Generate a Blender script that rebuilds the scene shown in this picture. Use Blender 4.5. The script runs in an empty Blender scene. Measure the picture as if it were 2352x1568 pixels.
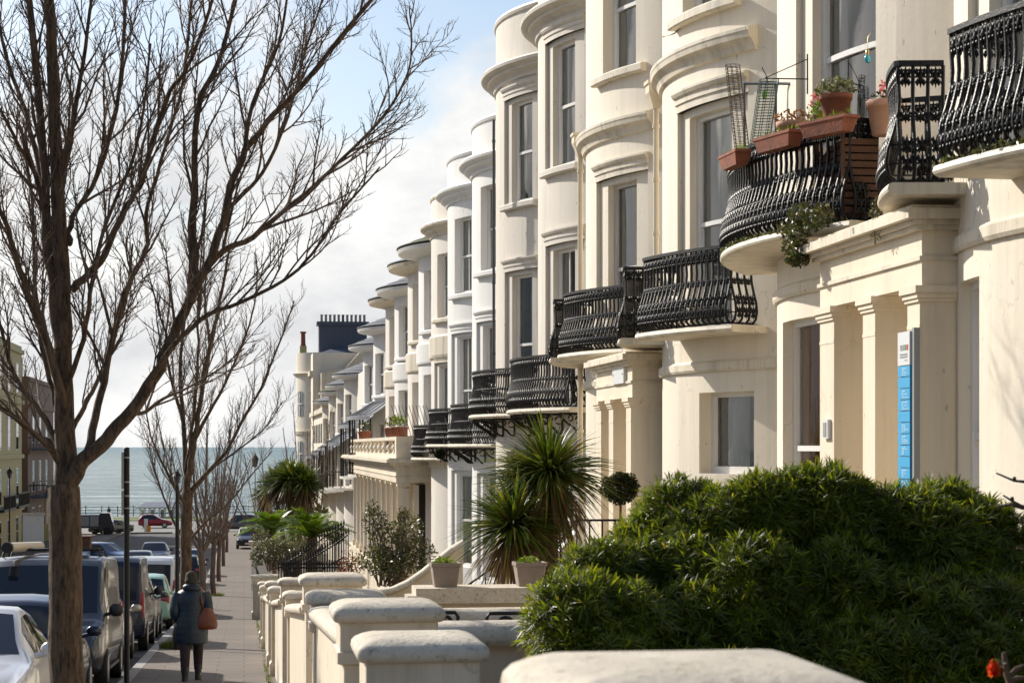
import bpy, math, random
from math import sin, cos, tan, atan, pi, radians, sqrt, asin
from mathutils import Vector, Matrix
import numpy as np
random.seed(7)
SC = bpy.context.scene
COL = SC.collection
# ------------------------------------------------------------------ camera model (eye at the origin, street runs along +Y)
FPX, VPX, HOR = 4573.0, 560.0, 1025.0
TH = atan((1176 - VPX) / FPX)
CT, ST = cos(TH), sin(TH)
def ratio(px): return tan(TH + atan((px - 1176) / FPX))
def at(px, py, Y):
    X = Y * ratio(px)
    return Vector((X, Y, (HOR - py) / FPX * (Y * CT + X * ST)))
def scale_at(px, Y): return (Y * CT + Y * ratio(px) * ST) / FPX      # metres per pixel
GP = [(-80, 3.6), (-20, -0.15), (0, -1.55), (31, -3.6), (60, -5.1), (101, -6.65), (127, -7.2), (160, -7.75), (215, -8.85), (262, -8.95), (400, -8.95)]
def g(Y):
    for (a, b), (c_, d) in zip(GP, GP[1:]):
        if Y <= c_: 
            return b + (d - b) * (Y - a) / (c_ - a)
    return GP[-1][1]

# ------------------------------------------------------------------ mesh helpers
OFF = {}
class MB:
    def __init__(s): s.v = []; s.f = []; s.sm = []
    def add(s, vs, fs, smooth=False):
        b = len(s.v); s.v.extend([tuple(v) for v in vs])
        for f in fs: s.f.append(tuple(b + i for i in f)); s.sm.append(smooth)
    def quad(s, a, b, c, d): s.add([a, b, c, d], [(0, 1, 2, 3)])
    def box(s, x0, x1, y0, y1, z0, z1):
        v = [(x0,y0,z0),(x1,y0,z0),(x1,y1,z0),(x0,y1,z0),(x0,y0,z1),(x1,y0,z1),(x1,y1,z1),(x0,y1,z1)]
        s.add(v, [(3,2,1,0),(4,5,6,7),(0,1,5,4),(1,2,6,5),(2,3,7,6),(3,0,4,7)])
    def hexa(s, b, t):
        s.add(list(b) + list(t), [(3,2,1,0),(4,5,6,7),(0,1,5,4),(1,2,6,5),(2,3,7,6),(3,0,4,7)])
    def loft(s, rings, cap=True, smooth=True, closed=True):
        n = len(rings[0]); vs = [p for r in rings for p in r]; fs = []
        for i in range(len(rings) - 1):
            for j in range(n if closed else n - 1):
                k = (j + 1) % n
                fs.append((i*n+j, i*n+k, (i+1)*n+k, (i+1)*n+j))
        s.add(vs, fs, smooth)
        if cap:
            s.add(rings[0], [tuple(range(n))[::-1]]); s.add(rings[-1], [tuple(range(n))])
    def tube(s, pts, rad, n=6, cap=True, smooth=True):
        pts = [Vector(p) for p in pts]
        if not hasattr(rad, '__len__'): rad = [rad] * len(pts)
        rings = []; ref = None
        for i, p in enumerate(pts):
            t = (pts[min(i+1, len(pts)-1)] - pts[max(i-1, 0)])
            if t.length < 1e-9: t = Vector((0, 0, 1))
            t.normalize()
            if ref is None: ref = Vector((1, 0, 0)) if abs(t.x) < .8 else Vector((0, 1, 0))
            u = ref - t * ref.dot(t)
            if u.length < 1e-6: u = t.orthogonal()
            u.normalize(); w = t.cross(u); ref = u
            rings.append([p + (u * cos(2*pi*k/n) + w * sin(2*pi*k/n)) * rad[i] for k in range(n)])
        s.loft(rings, cap, smooth)
    def lathe(s, c, prof, n=16, smooth=True, axis='z'):
        rings = []
        for r_, h in prof:
            if axis == 'z': rings.append([(c[0]+r_*cos(2*pi*k/n), c[1]+r_*sin(2*pi*k/n), c[2]+h) for k in range(n)])
            elif axis == 'x': rings.append([(c[0]+h, c[1]+r_*cos(2*pi*k/n), c[2]+r_*sin(2*pi*k/n)) for k in range(n)])
            else: rings.append([(c[0]+r_*sin(2*pi*k/n), c[1]+h, c[2]+r_*cos(2*pi*k/n)) for k in range(n)])
        s.loft(rings, True, smooth)
    def ell(s, c, r, n=10, m=6, smooth=True):
        rings = []
        for i in range(1, m):
            a = pi * i / m
            rings.append([(c[0]+r[0]*sin(a)*cos(2*pi*k/n), c[1]+r[1]*sin(a)*sin(2*pi*k/n), c[2]-r[2]*cos(a)) for k in range(n)])
        s.loft(rings, True, smooth)
    def octa(s, c, ax, ay, az):
        c = Vector(c)
        s.add([c+ax, c-ax, c+ay, c-ay, c+az, c-az], [(0,2,4),(2,1,4),(1,3,4),(3,0,4),(2,0,5),(1,2,5),(3,1,5),(0,3,5)], True)
    def build(s, name, m, parent=None, smooth=None):
        me = bpy.data.meshes.new(name)
        off = OFF.get(parent.name, (0, 0, 0)) if parent else (0, 0, 0)
        if s.v:
            V = np.array(s.v, dtype=np.float32) - np.array(off, dtype=np.float32)
            me.vertices.add(len(V)); me.vertices.foreach_set('co', V.ravel())
            ln = np.fromiter((len(f) for f in s.f), dtype=np.int32, count=len(s.f))
            idx = np.fromiter((i for f in s.f for i in f), dtype=np.int32, count=int(ln.sum()))
            me.loops.add(len(idx)); me.loops.foreach_set('vertex_index', idx)
            me.polygons.add(len(ln))
            st = np.concatenate(([0], np.cumsum(ln)[:-1])).astype(np.int32)
            me.polygons.foreach_set('loop_start', st)
            sm = np.array(s.sm if smooth is None else [smooth] * len(s.f), dtype=bool)
            me.polygons.foreach_set('use_smooth', sm)
            me.update(calc_edges=True); me.validate()
        if isinstance(m, str): m = M[m]
        me.materials.append(m)
        o = bpy.data.objects.new(name, me); COL.objects.link(o)
        if parent is not None: o.parent = parent
        OFF[o.name] = off
        return o
def tag(o, label=None, cat=None, group=None, kind=None):
    if label: o['label'] = label
    if cat: o['category'] = cat
    if group: o['group'] = group
    if kind: o['kind'] = kind
    return o
def thing(name, label, cat, loc=(0, 0, 0), group=None):
    o = bpy.data.objects.new(name, None); COL.objects.link(o)
    o.empty_display_size = .3; o.location = loc
    OFF[o.name] = tuple(loc)
    return tag(o, label, cat, group)
def dup(root, loc=None, rotz=None, scale=None, label=None, group=None):
    r = root.copy(); COL.objects.link(r)
    if loc is not None: r.location = loc
    if rotz is not None: r.rotation_euler = (0, 0, rotz)
    if scale is not None: r.scale = (scale,) * 3 if not hasattr(scale, '__len__') else scale
    if label: r['label'] = label
    if group: r['group'] = group
    for ch in list(root.children):
        c = ch.copy(); COL.objects.link(c); c.parent = r
        for gch in list(ch.children):
            d = gch.copy(); COL.objects.link(d); d.parent = c
    return r

# ------------------------------------------------------------------ materials
M = {}
class NT:
    def __init__(s, name):
        m = bpy.data.materials.new(name); m.use_nodes = True; s.m = m; M[name] = m
        s.n = m.node_tree.nodes; s.l = m.node_tree.links; s.n.clear()
        s.out = s.n.new('ShaderNodeOutputMaterial')
    def add(s, t, **k):
        n = s.n.new(t)
        for a, b in k.items():
            if a.startswith('i_'):
                key = a[2:]; n.inputs[int(key) if key.isdigit() else key.replace('_', ' ')].default_value = b
            else: setattr(n, a, b)
        return n
    def link(s, a, b): s.l.new(a, b)
    def pos(s, sc=(1, 1, 1)):
        gm = s.add('ShaderNodeNewGeometry'); mp = s.add('ShaderNodeMapping')
        mp.inputs['Scale'].default_value = sc; s.link(gm.outputs['Position'], mp.inputs[0]); return mp.outputs[0]
    def objc(s, sc=(1, 1, 1)):
        gm = s.add('ShaderNodeTexCoord'); mp = s.add('ShaderNodeMapping')
        mp.inputs['Scale'].default_value = sc; s.link(gm.outputs['Object'], mp.inputs[0]); return mp.outputs[0]
    def noise(s, vec, scale=1., detail=4., rough=.55):
        n = s.add('ShaderNodeTexNoise', i_Scale=scale, i_Detail=detail, i_Roughness=rough); s.link(vec, n.inputs['Vector']); return n.outputs[0]
    def ramp(s, fac, stops):
        r = s.add('ShaderNodeValToRGB'); s.link(fac, r.inputs[0]); e = r.color_ramp.elements
        while len(e) < len(stops): e.new(.5)
        for el, (p, c) in zip(e, stops):
            el.position = p; el.color = (c, c, c, 1) if not hasattr(c, '__len__') else (*c, 1)
        return r.outputs[0]
    def mix(s, fac, a, b, blend='MIX'):
        n = s.add('ShaderNodeMix', data_type='RGBA', blend_type=blend)
        for v, i in ((fac, 0), (a, 6), (b, 7)):
            if hasattr(v, 'links') or hasattr(v, 'is_linked'): s.link(v, n.inputs[i])
            elif hasattr(v, '__len__'): n.inputs[i].default_value = (*v, 1)
            else: n.inputs[i].default_value = v
        return n.outputs[2]
    def bump(s, h, strength=.3, dist=.01):
        b = s.add('ShaderNodeBump', i_Strength=strength, i_Distance=dist); s.link(h, b.inputs['Height']); return b.outputs[0]
    def pbsdf(s, col, rough=.6, normal=None, **k):
        p = s.add('ShaderNodeBsdfPrincipled')
        if hasattr(col, 'is_linked'): s.link(col, p.inputs['Base Color'])
        else: p.inputs['Base Color'].default_value = (*col, 1)
        if hasattr(rough, 'is_linked'): s.link(rough, p.inputs['Roughness'])
        else: p.inputs['Roughness'].default_value = rough
        if normal is not None: s.link(normal, p.inputs['Normal'])
        for a, b in k.items(): p.inputs[a.replace('_', ' ')].default_value = b
        s.link(p.outputs[0], s.out.inputs[0]); return p

def stucco(name, base, dirt=(.36, .31, .25), amt=.35, rough=.6, grime=.5):
    t = NT(name); p = t.pos()
    n1 = t.noise(p, .7, 6, .6); n2 = t.noise(t.pos((2.2, 2.2, .22)), 1.3, 6, .65); n3 = t.noise(p, 9, 5, .7)
    c = t.mix(t.ramp(n1, [(.35, 0.), (.75, amt)]), base, tuple(b * k for b, k in zip(base, (.86, .84, .8))))
    c = t.mix(t.ramp(n2, [(.5, 0.), (.8, grime)]), c, dirt)
    c = t.mix(t.ramp(n3, [(.66, 0.), (.78, grime * .8)]), c, dirt)
    vo = t.add('ShaderNodeTexVoronoi', feature='DISTANCE_TO_EDGE', i_Scale=.55); wv = t.add('ShaderNodeVectorMath', operation='MULTIPLY_ADD'); nv = t.add('ShaderNodeTexNoise', i_Scale=2.2, i_Detail=6.)
    t.link(p, nv.inputs['Vector']); t.link(nv.outputs['Color'], wv.inputs[0]); wv.inputs[1].default_value = (.9, .9, .9); t.link(p, wv.inputs[2]); t.link(wv.outputs[0], vo.inputs['Vector'])
    ck = t.add('ShaderNodeMath', operation='MULTIPLY'); t.link(t.ramp(vo.outputs['Distance'], [(.0, 1.), (.006, 0.)]), ck.inputs[0]); t.link(t.ramp(t.noise(p, .8, 3), [(.50, 0.), (.62, .55)]), ck.inputs[1])
    c = t.mix(ck.outputs[0], c, dirt)                                                # hairline cracks
    ch = t.ramp(t.noise(t.pos((1, 1, .6)), 13, 3, .5), [(.70, 0.), (.72, grime * 1.2)]); c = t.mix(ch, c, tuple(.7 * v for v in dirt))     # chipped paint
    st_ = t.ramp(t.noise(t.pos((7, 7, .30)), 1.0, 5, .7), [(.52, 0.), (.80, grime * .7)]); c = t.mix(st_, c, dirt)     # rain streaks
    bm = t.add('ShaderNodeMath', operation='ADD'); t.link(t.noise(p, 2.2, 5, .5), bm.inputs[0]); t.link(t.noise(p, 14, 3), bm.inputs[1])
    t.pbsdf(c, rough, t.bump(bm.outputs[0], .20, .009)); return t.m
stucco('stucco_cream', (.80, .72, .585), amt=.35, grime=.34)
stucco('stucco_warm', (.80, .695, .535), amt=.35, grime=.36)
stucco('stucco_raw', (.70, .64, .55), (.34, .32, .29), amt=.6, grime=.5)
stucco('stucco_white', (.80, .785, .75), amt=.2, grime=.16)
stucco('stucco_soft', (.79, .73, .65), amt=.25, grime=.25)
stucco('stone_trim', (.75, .67, .53), (.20, .18, .14), amt=.5, grime=.75)
stucco('trim_white', (.80, .76, .68), (.3, .28, .25), amt=.3, grime=.3)
stucco('pier_stucco', (.76, .66, .51), (.24, .20, .14), amt=.4, grime=.62)
stucco('wall_beige', (.66, .56, .42), (.3, .26, .17), amt=.5, grime=.4)
stucco('wall_peach', (.74, .58, .42), (.35, .27, .2), amt=.4, grime=.35)
stucco('yellow_render', (.44, .38, .17), amt=.3, grime=.3)
stucco('brown_brick', (.15, .09, .06), (.1, .07, .05), amt=.4, grime=.5)
def plain(name, col, rough=.5, bump=0, **k):
    t = NT(name)
    nrm = t.bump(t.noise(t.objc(), bump, 4), .4, .01) if bump else None
    t.pbsdf(col, rough, nrm, **k); return t.m
def varied(name, c1, c2, rough=.6, scale=4., bs=.3, bscale=30., stretch=(1, 1, 1), **k):
    t = NT(name); p = t.objc(stretch)
    c = t.mix(t.ramp(t.noise(p, scale, 6, .65), [(.35, 0.), (.68, 1.)]), c1, c2)
    t.pbsdf(c, rough, t.bump(t.noise(p, bscale, 4), bs, .01), **k); return t.m
# weathered coping stone with dark lichen
t = NT('coping'); p = t.pos()
c = t.mix(t.ramp(t.noise(p, 3.2, 7, .7), [(.38, 0.), (.66, 1.)]), (.74, .66, .53), (.56, .49, .39))
c = t.mix(t.ramp(t.noise(p, 22, 5, .75), [(.55, 0.), (.68, .8)]), c, (.17, .155, .13))
c = t.mix(t.ramp(t.noise(p, 7, 4, .7), [(.60, 0.), (.75, .5)]), c, (.36, .33, .18))
t.pbsdf(c, .85, t.bump(t.noise(p, 30, 6, .75), .8, .012))
varied('iron_black', (.007, .007, .008), (.014, .013, .012), .42, 9, .35, 60, Specular_IOR_Level=.35)
plain('iron_grey', (.08, .08, .085), .4)
plain('paint_white', (.80, .79, .76), .35, 12)
plain('sash_white', (.80, .78, .74), .4, 14)
plain('sash_grey', (.58, .55, .50), .5, 14)
plain('pipe_cream', (.72, .62, .45), .45, 8)
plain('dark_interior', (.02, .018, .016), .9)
varied('curtain_grey', (.60, .56, .47), (.74, .70, .61), .9, 1.5, .2, 8, (14, 14, .4))
varied('curtain_cream', (.66, .61, .50), (.78, .73, .62), .9, 1.5, .2, 8, (14, 14, .4))
varied('curtain_brown', (.42, .20, .11), (.58, .32, .19), .9, 1.5, .2, 8, (14, 14, .4))
varied('blind_pale', (.66, .62, .54), (.74, .70, .62), .9, 1.2, .1, 8, (1, 1, 6))
varied('blind_blue', (.22, .27, .30), (.30, .34, .36), .9, 1.2, .1, 8, (1, 1, 6))
t = NT('glass')
tr = t.add('ShaderNodeBsdfTransparent', i_Color=(.93, .95, .94, 1)); gl = t.add('ShaderNodeBsdfGlossy', i_Roughness=.015)
t.link(t.bump(t.noise(t.objc(), 1.6, 3), .10, .02), gl.inputs['Normal'])
fr = t.add('ShaderNodeFresnel', i_IOR=1.95); mx = t.add('ShaderNodeMixShader')
t.link(fr.outputs[0], mx.inputs[0]); t.link(tr.outputs[0], mx.inputs[1]); t.link(gl.outputs[0], mx.inputs[2]); t.link(mx.outputs[0], t.out.inputs[0])
t = NT('car_glass'); p_ = t.pbsdf((.012, .018, .03), .04); p_.inputs['IOR'].default_value = 1.6
def paint(name, col, metal=.3, rough=.3): return plain(name, col, rough, 0, Metallic=metal, Coat_Weight=.7, Coat_Roughness=.05)
paint('car_white', (.70, .71, .72), .1); paint('car_silver', (.075, .08, .092), .6, .28); paint('car_blue', (.015, .022, .055), .4)
paint('car_dark', (.012, .013, .02), .4); paint('car_cream', (.52, .48, .40), .3); paint('car_mint', (.36, .58, .43), .05)
paint('car_sky', (.12, .19, .36), .4); paint('car_red', (.26, .008, .018), .2); paint('car_grey', (.09, .095, .10), .5); paint('van_navy', (.012, .017, .04), .3)
plain('tyre', (.014, .014, .015), .8, 30); plain('alloy', (.42, .42, .43), .3, 0, Metallic=.9); plain('plastic_black', (.018, .018, .019), .5, 40)
plain('lamp_clear', (.62, .65, .68), .12, 0, Coat_Weight=1.0); plain('lamp_red', (.33, .012, .012), .18, 0, Coat_Weight=1.0)
plain('plate_white', (.7, .7, .66), .4); plain('plate_yellow', (.7, .5, .05), .4)
plain('orange_paint', (.75, .28, .01), .5); plain('lime_paint', (.30, .55, .05), .5); plain('teal_paint', (.01, .10, .09), .5)
varied('terracotta', (.34, .11, .055), (.19, .075, .05), .85, 9, .5, 40)
varied('terracotta_pale', (.58, .33, .22), (.47, .25, .16), .8, 6, .3, 40)
varied('planter_taupe', (.30, .24, .20), (.25, .20, .165), .8, 5, .3, 60)
varied('soil', (.05, .035, .02), (.09, .06, .035), .95, 20, .6, 60)
t = NT('bark'); p = t.objc((1, 1, .2)); p2 = t.objc()
c = t.mix(t.ramp(t.noise(p, 24, 7, .75), [(.38, 0.), (.60, 1.)]), (.042, .027, .017), (.19, .125, .075))
c = t.mix(t.ramp(t.noise(p2, 3.2, 5, .65), [(.56, 0.), (.72, .65)]), c, (.050, .050, .022))
bm = t.add('ShaderNodeMath', operation='ADD'); t.link(t.noise(p, 22, 6, .7), bm.inputs[0]); t.link(t.noise(p2, 7, 4), bm.inputs[1])
t.pbsdf(c, .95, t.bump(bm.outputs[0], 1., .05))
varied('bark_fine', (.10, .068, .046), (.16, .11, .075), .9, 4, .5, 20)
varied('bark_far', (.12, .08, .062), (.18, .125, .095), .9, 4, .5, 20)
varied('slate', (.10, .105, .12), (.17, .17, .175), .55, 5, .5, 14, (1, 3, 1))
varied('slate_moss', (.07, .075, .06), (.12, .13, .035), .85, 3, .8, 14)
varied('lead_roof', (.30, .31, .33), (.42, .43, .44), .4, 3, .3, 10)
varied('chimney_dark', (.075, .088, .115), (.10, .115, .145), .7, 3, .3, 20)
varied('clay_pot', (.46, .42, .36), (.33, .29, .25), .8, 5, .3, 20)
varied('clay_red', (.30, .08, .05), (.22, .06, .04), .8, 5, .3, 20)
varied('wood_trough', (.12, .055, .025), (.07, .032, .018), .8, 6, .4, 30, (1, 1, 8))
plain('sign_white', (.74, .75, .74), .35); plain('sign_blue', (.07, .40, .70), .35); plain('sign_text', (.72, .80, .86), .4)
plain('sign_red', (.6, .05, .03), .4); plain('sign_green', (.10, .30, .15), .4); plain('sign_grey', (.30, .31, .30), .45)
plain('bulb_teal', (.03, .38, .45), .1, 0, Coat_Weight=1.0); plain('brass', (.45, .32, .12), .3, 0, Metallic=.9)
def leaf(name, c1, c2, rough=.35, trans=.35, tip=None, tk=1.5):
    t = NT(name); gm = t.add('ShaderNodeNewGeometry')
    c = t.ramp(gm.outputs['Random Per Island'], [(0., c1), (.75, c2), (.96, tip or c2), (1., (.16, .09, .04))])
    c = t.mix(1., c, t.ramp(t.noise(t.objc(), 2.6, 4, .6), [(.36, (.62, .66, .6)), (.64, (1.3, 1.22, 1.1))]), 'MULTIPLY')
    pr = t.add('ShaderNodeBsdfPrincipled', i_Roughness=rough); t.link(c, pr.inputs['Base Color'])
    tl = t.add('ShaderNodeBsdfTranslucent'); t.link(t.mix(1., c, (tk, tk, .4 * tk), 'MULTIPLY'), tl.inputs[0])
    mx = t.add('ShaderNodeMixShader', i_0=trans); t.link(pr.outputs[0], mx.inputs[1]); t.link(tl.outputs[0], mx.inputs[2]); t.link(mx.outputs[0], t.out.inputs[0])
leaf('leaf_bush', (.058, .090, .006), (.155, .19, .012), .42, .46, (.25, .24, .03), 1.95)
leaf('leaf_cordyline', (.035, .060, .010), (.085, .125, .018), .42, .35, (.22, .19, .05))
leaf('leaf_brown', (.09, .055, .03), (.15, .10, .05), .7, .3)
leaf('leaf_palm', (.05, .105, .010), (.16, .24, .02), .45, .45)
leaf('leaf_shrub', (.045, .06, .026), (.10, .11, .055), .4, .3, (.19, .17, .12))
leaf('leaf_dark', (.020, .035, .012), (.045, .065, .02), .4, .3, (.12, .08, .05))
leaf('leaf_red', (.16, .045, .02), (.22, .08, .035), .6, .3)
leaf('leaf_light', (.10, .17, .025), (.18, .24, .04), .5, .45)
leaf('leaf_grey', (.09, .11, .075), (.17, .18, .13), .6, .3, (.4, .38, .32))
leaf('petal_pink', (.55, .14, .32), (.65, .25, .42), .6, .4); leaf('petal_red', (.60, .04, .02), (.7, .1, .03), .5, .4)
leaf('petal_russet', (.20, .07, .04), (.28, .13, .06), .6, .3)
# ground sheets
t = NT('asphalt'); p = t.pos()
c = t.mix(t.ramp(t.noise(p, .5, 5), [(.4, 0.), (.7, 1.)]), (.055, .055, .055), (.085, .083, .08)); t.pbsdf(c, .85, t.bump(t.noise(p, 90, 3), .5, .006))
t = NT('seafront_asphalt'); p = t.pos()
c = t.mix(t.ramp(t.noise(p, .3, 5), [(.4, 0.), (.7, 1.)]), (.20, .195, .18), (.26, .25, .23)); t.pbsdf(c, .85)
t = NT('paving'); p = t.pos((1, 1, 0)); br = t.add('ShaderNodeTexBrick', offset=.5, i_Scale=1.0, i_Mortar_Size=.014, i_Brick_Width=.9, i_Row_Height=.62)
br.inputs['Color1'].default_value = (.19, .15, .115, 1); br.inputs['Color2'].default_value = (.135, .108, .085, 1); br.inputs['Mortar'].default_value = (.07, .055, .045, 1); t.link(p, br.inputs[0])
c = t.mix(t.ramp(t.noise(p, 1.1, 6, .7), [(.38, 0.), (.66, .75)]), br.outputs[0], (.115, .095, .08))
c = t.mix(t.ramp(t.noise(p, 16, 4, .7), [(.6, 0.), (.75, .5)]), c, (.13, .12, .10)); t.pbsdf(c, .8, t.bump(t.noise(p, 40, 4), .4, .006))
t = NT('kerb_stone'); p = t.pos((1, 1, 0)); br = t.add('ShaderNodeTexBrick', offset=0., i_Scale=1.0, i_Mortar_Size=.012, i_Brick_Width=3., i_Row_Height=.95)
br.inputs['Color1'].default_value = (.36, .34, .32, 1); br.inputs['Color2'].default_value = (.30, .29, .28, 1); br.inputs['Mortar'].default_value = (.10, .1, .1, 1); t.link(p, br.inputs[0])
t.pbsdf(t.mix(t.ramp(t.noise(p, 60, 3), [(.4, 0.), (.7, .5)]), br.outputs[0], (.2, .2, .2)), .75)
varied('earth', (.07, .055, .035), (.11, .09, .05), .95, 2, .6, 12)
varied('lawn', (.10, .15, .03), (.16, .20, .04), .9, .5, .5, 20)
leaf('grass_blade', (.06, .09, .015), (.11, .14, .02), .6, .4)
varied('lantern_glass', (.05, .05, .05), (.09, .09, .085), .25, 3)
varied('shingle', (.36, .30, .22), (.27, .22, .17), .95, .4, .5, 6)
t = NT('sea_water'); p = t.pos()
w1 = t.noise(t.pos((.06, .20, 0)), 1.0, 6, .65); w2 = t.noise(t.pos((.30, 1.0, 0)), 1.0, 5, .7)
n3 = t.noise(t.pos((.02, .055, 0)), 1., 5, .62); n4 = t.noise(t.pos((.09, .42, 0)), 1., 4, .7)
c = t.mix(t.ramp(n3, [(.40, 0.), (.62, 1.)]), (.045, .125, .130), (.125, .235, .225))
hs = t.add('ShaderNodeMath', operation='MULTIPLY'); t.link(n3, hs.inputs[0]); t.link(n4, hs.inputs[1])
c = t.mix(t.ramp(hs.outputs[0], [(.305, 0.), (.345, .95)]), c, (.66, .70, .69))
hh = t.add('ShaderNodeMath', operation='ADD'); t.link(w1, hh.inputs[0]); t.link(w2, hh.inputs[1])
t.pbsdf(c, .36, t.bump(hh.outputs[0], 1., 1.6), Specular_IOR_Level=.5)

# ------------------------------------------------------------------ camera, light, sky
cam = bpy.data.cameras.new('camera'); cam.sensor_width = 36; cam.lens = FPX * 36 / 2352
cam.shift_y = (HOR - 784) / 2352; cam.clip_start = .1; cam.clip_end = 60000
cam.dof.use_dof = True; cam.dof.focus_distance = 27; cam.dof.aperture_fstop = 9
co = bpy.data.objects.new('camera', cam); COL.objects.link(co); co.rotation_euler = (pi/2, 0, -TH); SC.camera = co
SUN_AZ, SUN_EL = radians(38), radians(30)
sd = Vector((-sin(SUN_AZ) * cos(SUN_EL), cos(SUN_AZ) * cos(SUN_EL), sin(SUN_EL)))
sl = bpy.data.lights.new('sun', 'SUN'); sl.energy = 5.0; sl.angle = radians(.5); sl.color = (1., .94, .84)
so = bpy.data.objects.new('sun', sl); COL.objects.link(so); so.location = sd * 60; so.rotation_euler = (-sd).to_track_quat('-Z', 'Y').to_euler()
w = bpy.data.worlds.new('World'); SC.world = w; w.use_nodes = True
wn, wl = w.node_tree.nodes, w.node_tree.links; wn.clear()
def wadd(tp, **k):
    n = wn.new(tp)
    for a, b in k.items():
        if a.startswith('i_'): n.inputs[int(a[2:]) if a[2:].isdigit() else a[2:].replace('_', ' ')].default_value = b
        else: setattr(n, a, b)
    return n
sky = wadd('ShaderNodeTexSky', sky_type='NISHITA', sun_disc=False, sun_elevation=SUN_EL, sun_rotation=-SUN_AZ, air_density=1., dust_density=1.2, ozone_density=1.5)
tc = wadd('ShaderNodeTexCoord'); mp = wadd('ShaderNodeMapping'); mp.inputs['Scale'].default_value = (1., 1., 1.9); mp.inputs['Location'].default_value = CLOUD = (-.46, .9, .1)
wl.new(tc.outputs['Generated'], mp.inputs[0])
nz = wadd('ShaderNodeTexNoise', i_Scale=4.6, i_Detail=9., i_Roughness=.56, i_Distortion=.25); wl.new(mp.outputs[0], nz.inputs['Vector'])
nb = wadd('ShaderNodeTexNoise', i_Scale=9., i_Detail=7., i_Roughness=.6); wl.new(mp.outputs[0], nb.inputs['Vector'])
sep = wadd('ShaderNodeSeparateXYZ'); wl.new(tc.outputs['Generated'], sep.inputs[0])
el = wadd('ShaderNodeMapRange', i_1=.0, i_2=.30, i_3=.30, i_4=-.10); wl.new(sep.outputs['Z'], el.inputs[0])     # more cloud towards the horizon
ad = wadd('ShaderNodeMath', operation='ADD'); wl.new(nz.outputs[0], ad.inputs[0]); wl.new(el.outputs[0], ad.inputs[1])
rp = wadd('ShaderNodeValToRGB'); rp.color_ramp.elements[0].position = .485; rp.color_ramp.elements[1].position = .575; wl.new(ad.outputs[0], rp.inputs[0])
cr = wadd('ShaderNodeValToRGB'); cr.color_ramp.elements[0].position = .38; cr.color_ramp.elements[1].position = .60
cr.color_ramp.elements[0].color = (6.6, 6.7, 6.9, 1); cr.color_ramp.elements[1].color = (9.0, 8.95, 8.8, 1); wl.new(nb.outputs[0], cr.inputs[0])
skm = wadd('ShaderNodeMix', data_type='RGBA', blend_type='MULTIPLY', i_0=1.); wl.new(sky.outputs[0], skm.inputs[6]); skm.inputs[7].default_value = (1.25, 1.22, 1.2, 1)
mxw = wadd('ShaderNodeMix', data_type='RGBA'); wl.new(rp.outputs[0], mxw.inputs[0]); wl.new(skm.outputs[2], mxw.inputs[6]); wl.new(cr.outputs[0], mxw.inputs[7])
dt = wadd('ShaderNodeVectorMath', operation='DOT_PRODUCT'); wl.new(tc.outputs['Generated'], dt.inputs[0]); dt.inputs[1].default_value = sd
fw = wadd('ShaderNodeMapRange', i_1=.25, i_2=.70, i_3=.30, i_4=1.0); wl.new(dt.outputs['Value'], fw.inputs[0])     # clouds away from the sun are dimmer
cd = wadd('ShaderNodeMix', data_type='RGBA', blend_type='MULTIPLY', i_0=1.); wl.new(cr.outputs[0], cd.inputs[6]); wl.new(fw.outputs[0], cd.inputs[7]); wl.new(cd.outputs[2], mxw.inputs[7])
bg = wadd('ShaderNodeBackground', i_1=.10); wl.new(mxw.outputs[2], bg.inputs[0])
wo = wadd('ShaderNodeOutputWorld'); wl.new(bg.outputs[0], wo.inputs[0])
SC.view_settings.view_transform = 'Standard'; SC.view_settings.look = 'None'; SC.view_settings.exposure = .19; SC.view_settings.gamma = 1
SC.cycles.use_adaptive_sampling = True; SC.cycles.max_bounces = 8; SC.cycles.transparent_max_bounces = 16; SC.cycles.use_denoising = True
SC.cycles.sample_clamp_indirect = 6

# ------------------------------------------------------------------ ground, road, pavement, sea
ys = [-60 + 2 * i for i in range(162)]
def strip(name, x0, x1, dz, m, y0=-60, y1=262, nx=1, th=0):
    b = MB(); yy = [y0] + [y for y in ys if y0 < y < y1] + [y1]
    for a, c_ in zip(yy, yy[1:]):
        for i in range(nx):
            xa, xb = x0 + (x1 - x0) * i / nx, x0 + (x1 - x0) * (i + 1) / nx
            b.quad((xa, a, g(a)+dz), (xb, a, g(a)+dz), (xb, c_, g(c_)+dz), (xa, c_, g(c_)+dz))
            if th:
                b.quad((xa, a, g(a)+dz-th), (xa, a, g(a)+dz), (xa, c_, g(c_)+dz), (xa, c_, g(c_)+dz-th))
                b.quad((xb, a, g(a)+dz), (xb, a, g(a)+dz-th), (xb, c_, g(c_)+dz-th), (xb, c_, g(c_)+dz))
    return tag(b.build(name, m), kind='structure')
strip('ground', -160, 160, -.20, 'earth', nx=8)
strip('road', -11.7, -1.9, -.13, 'asphalt', y1=204)
strip('seafront_road', -160, 160, -.12, 'seafront_asphalt', 204, 246)
strip('pavement', -1.72, .62, 0., 'paving', y1=204, th=.3)
strip('kerb', -1.90, -1.724, .004, 'kerb_stone', y1=204, th=.3)
strip('far_pavement', -14, -11.7, 0., 'paving', y1=204, th=.3)
strip('promenade_lawn', -160, 160, -.05, 'lawn', 246, 255, th=.2)
strip('promenade', -160, 160, -.02, 'seafront_asphalt', 255, 262, th=.3)
b = MB(); b.quad((-160, 262, -8.97), (160, 262, -8.97), (160, 262, -14), (-160, 262, -14)); tag(b.build('sea_wall', 'wall_beige'), kind='structure')
b = MB(); b.quad((-400, 262, -13.2), (400, 262, -13.2), (400, 300, -13.98), (-400, 300, -13.98)); tag(b.build('beach', 'shingle'), kind='structure')
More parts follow.
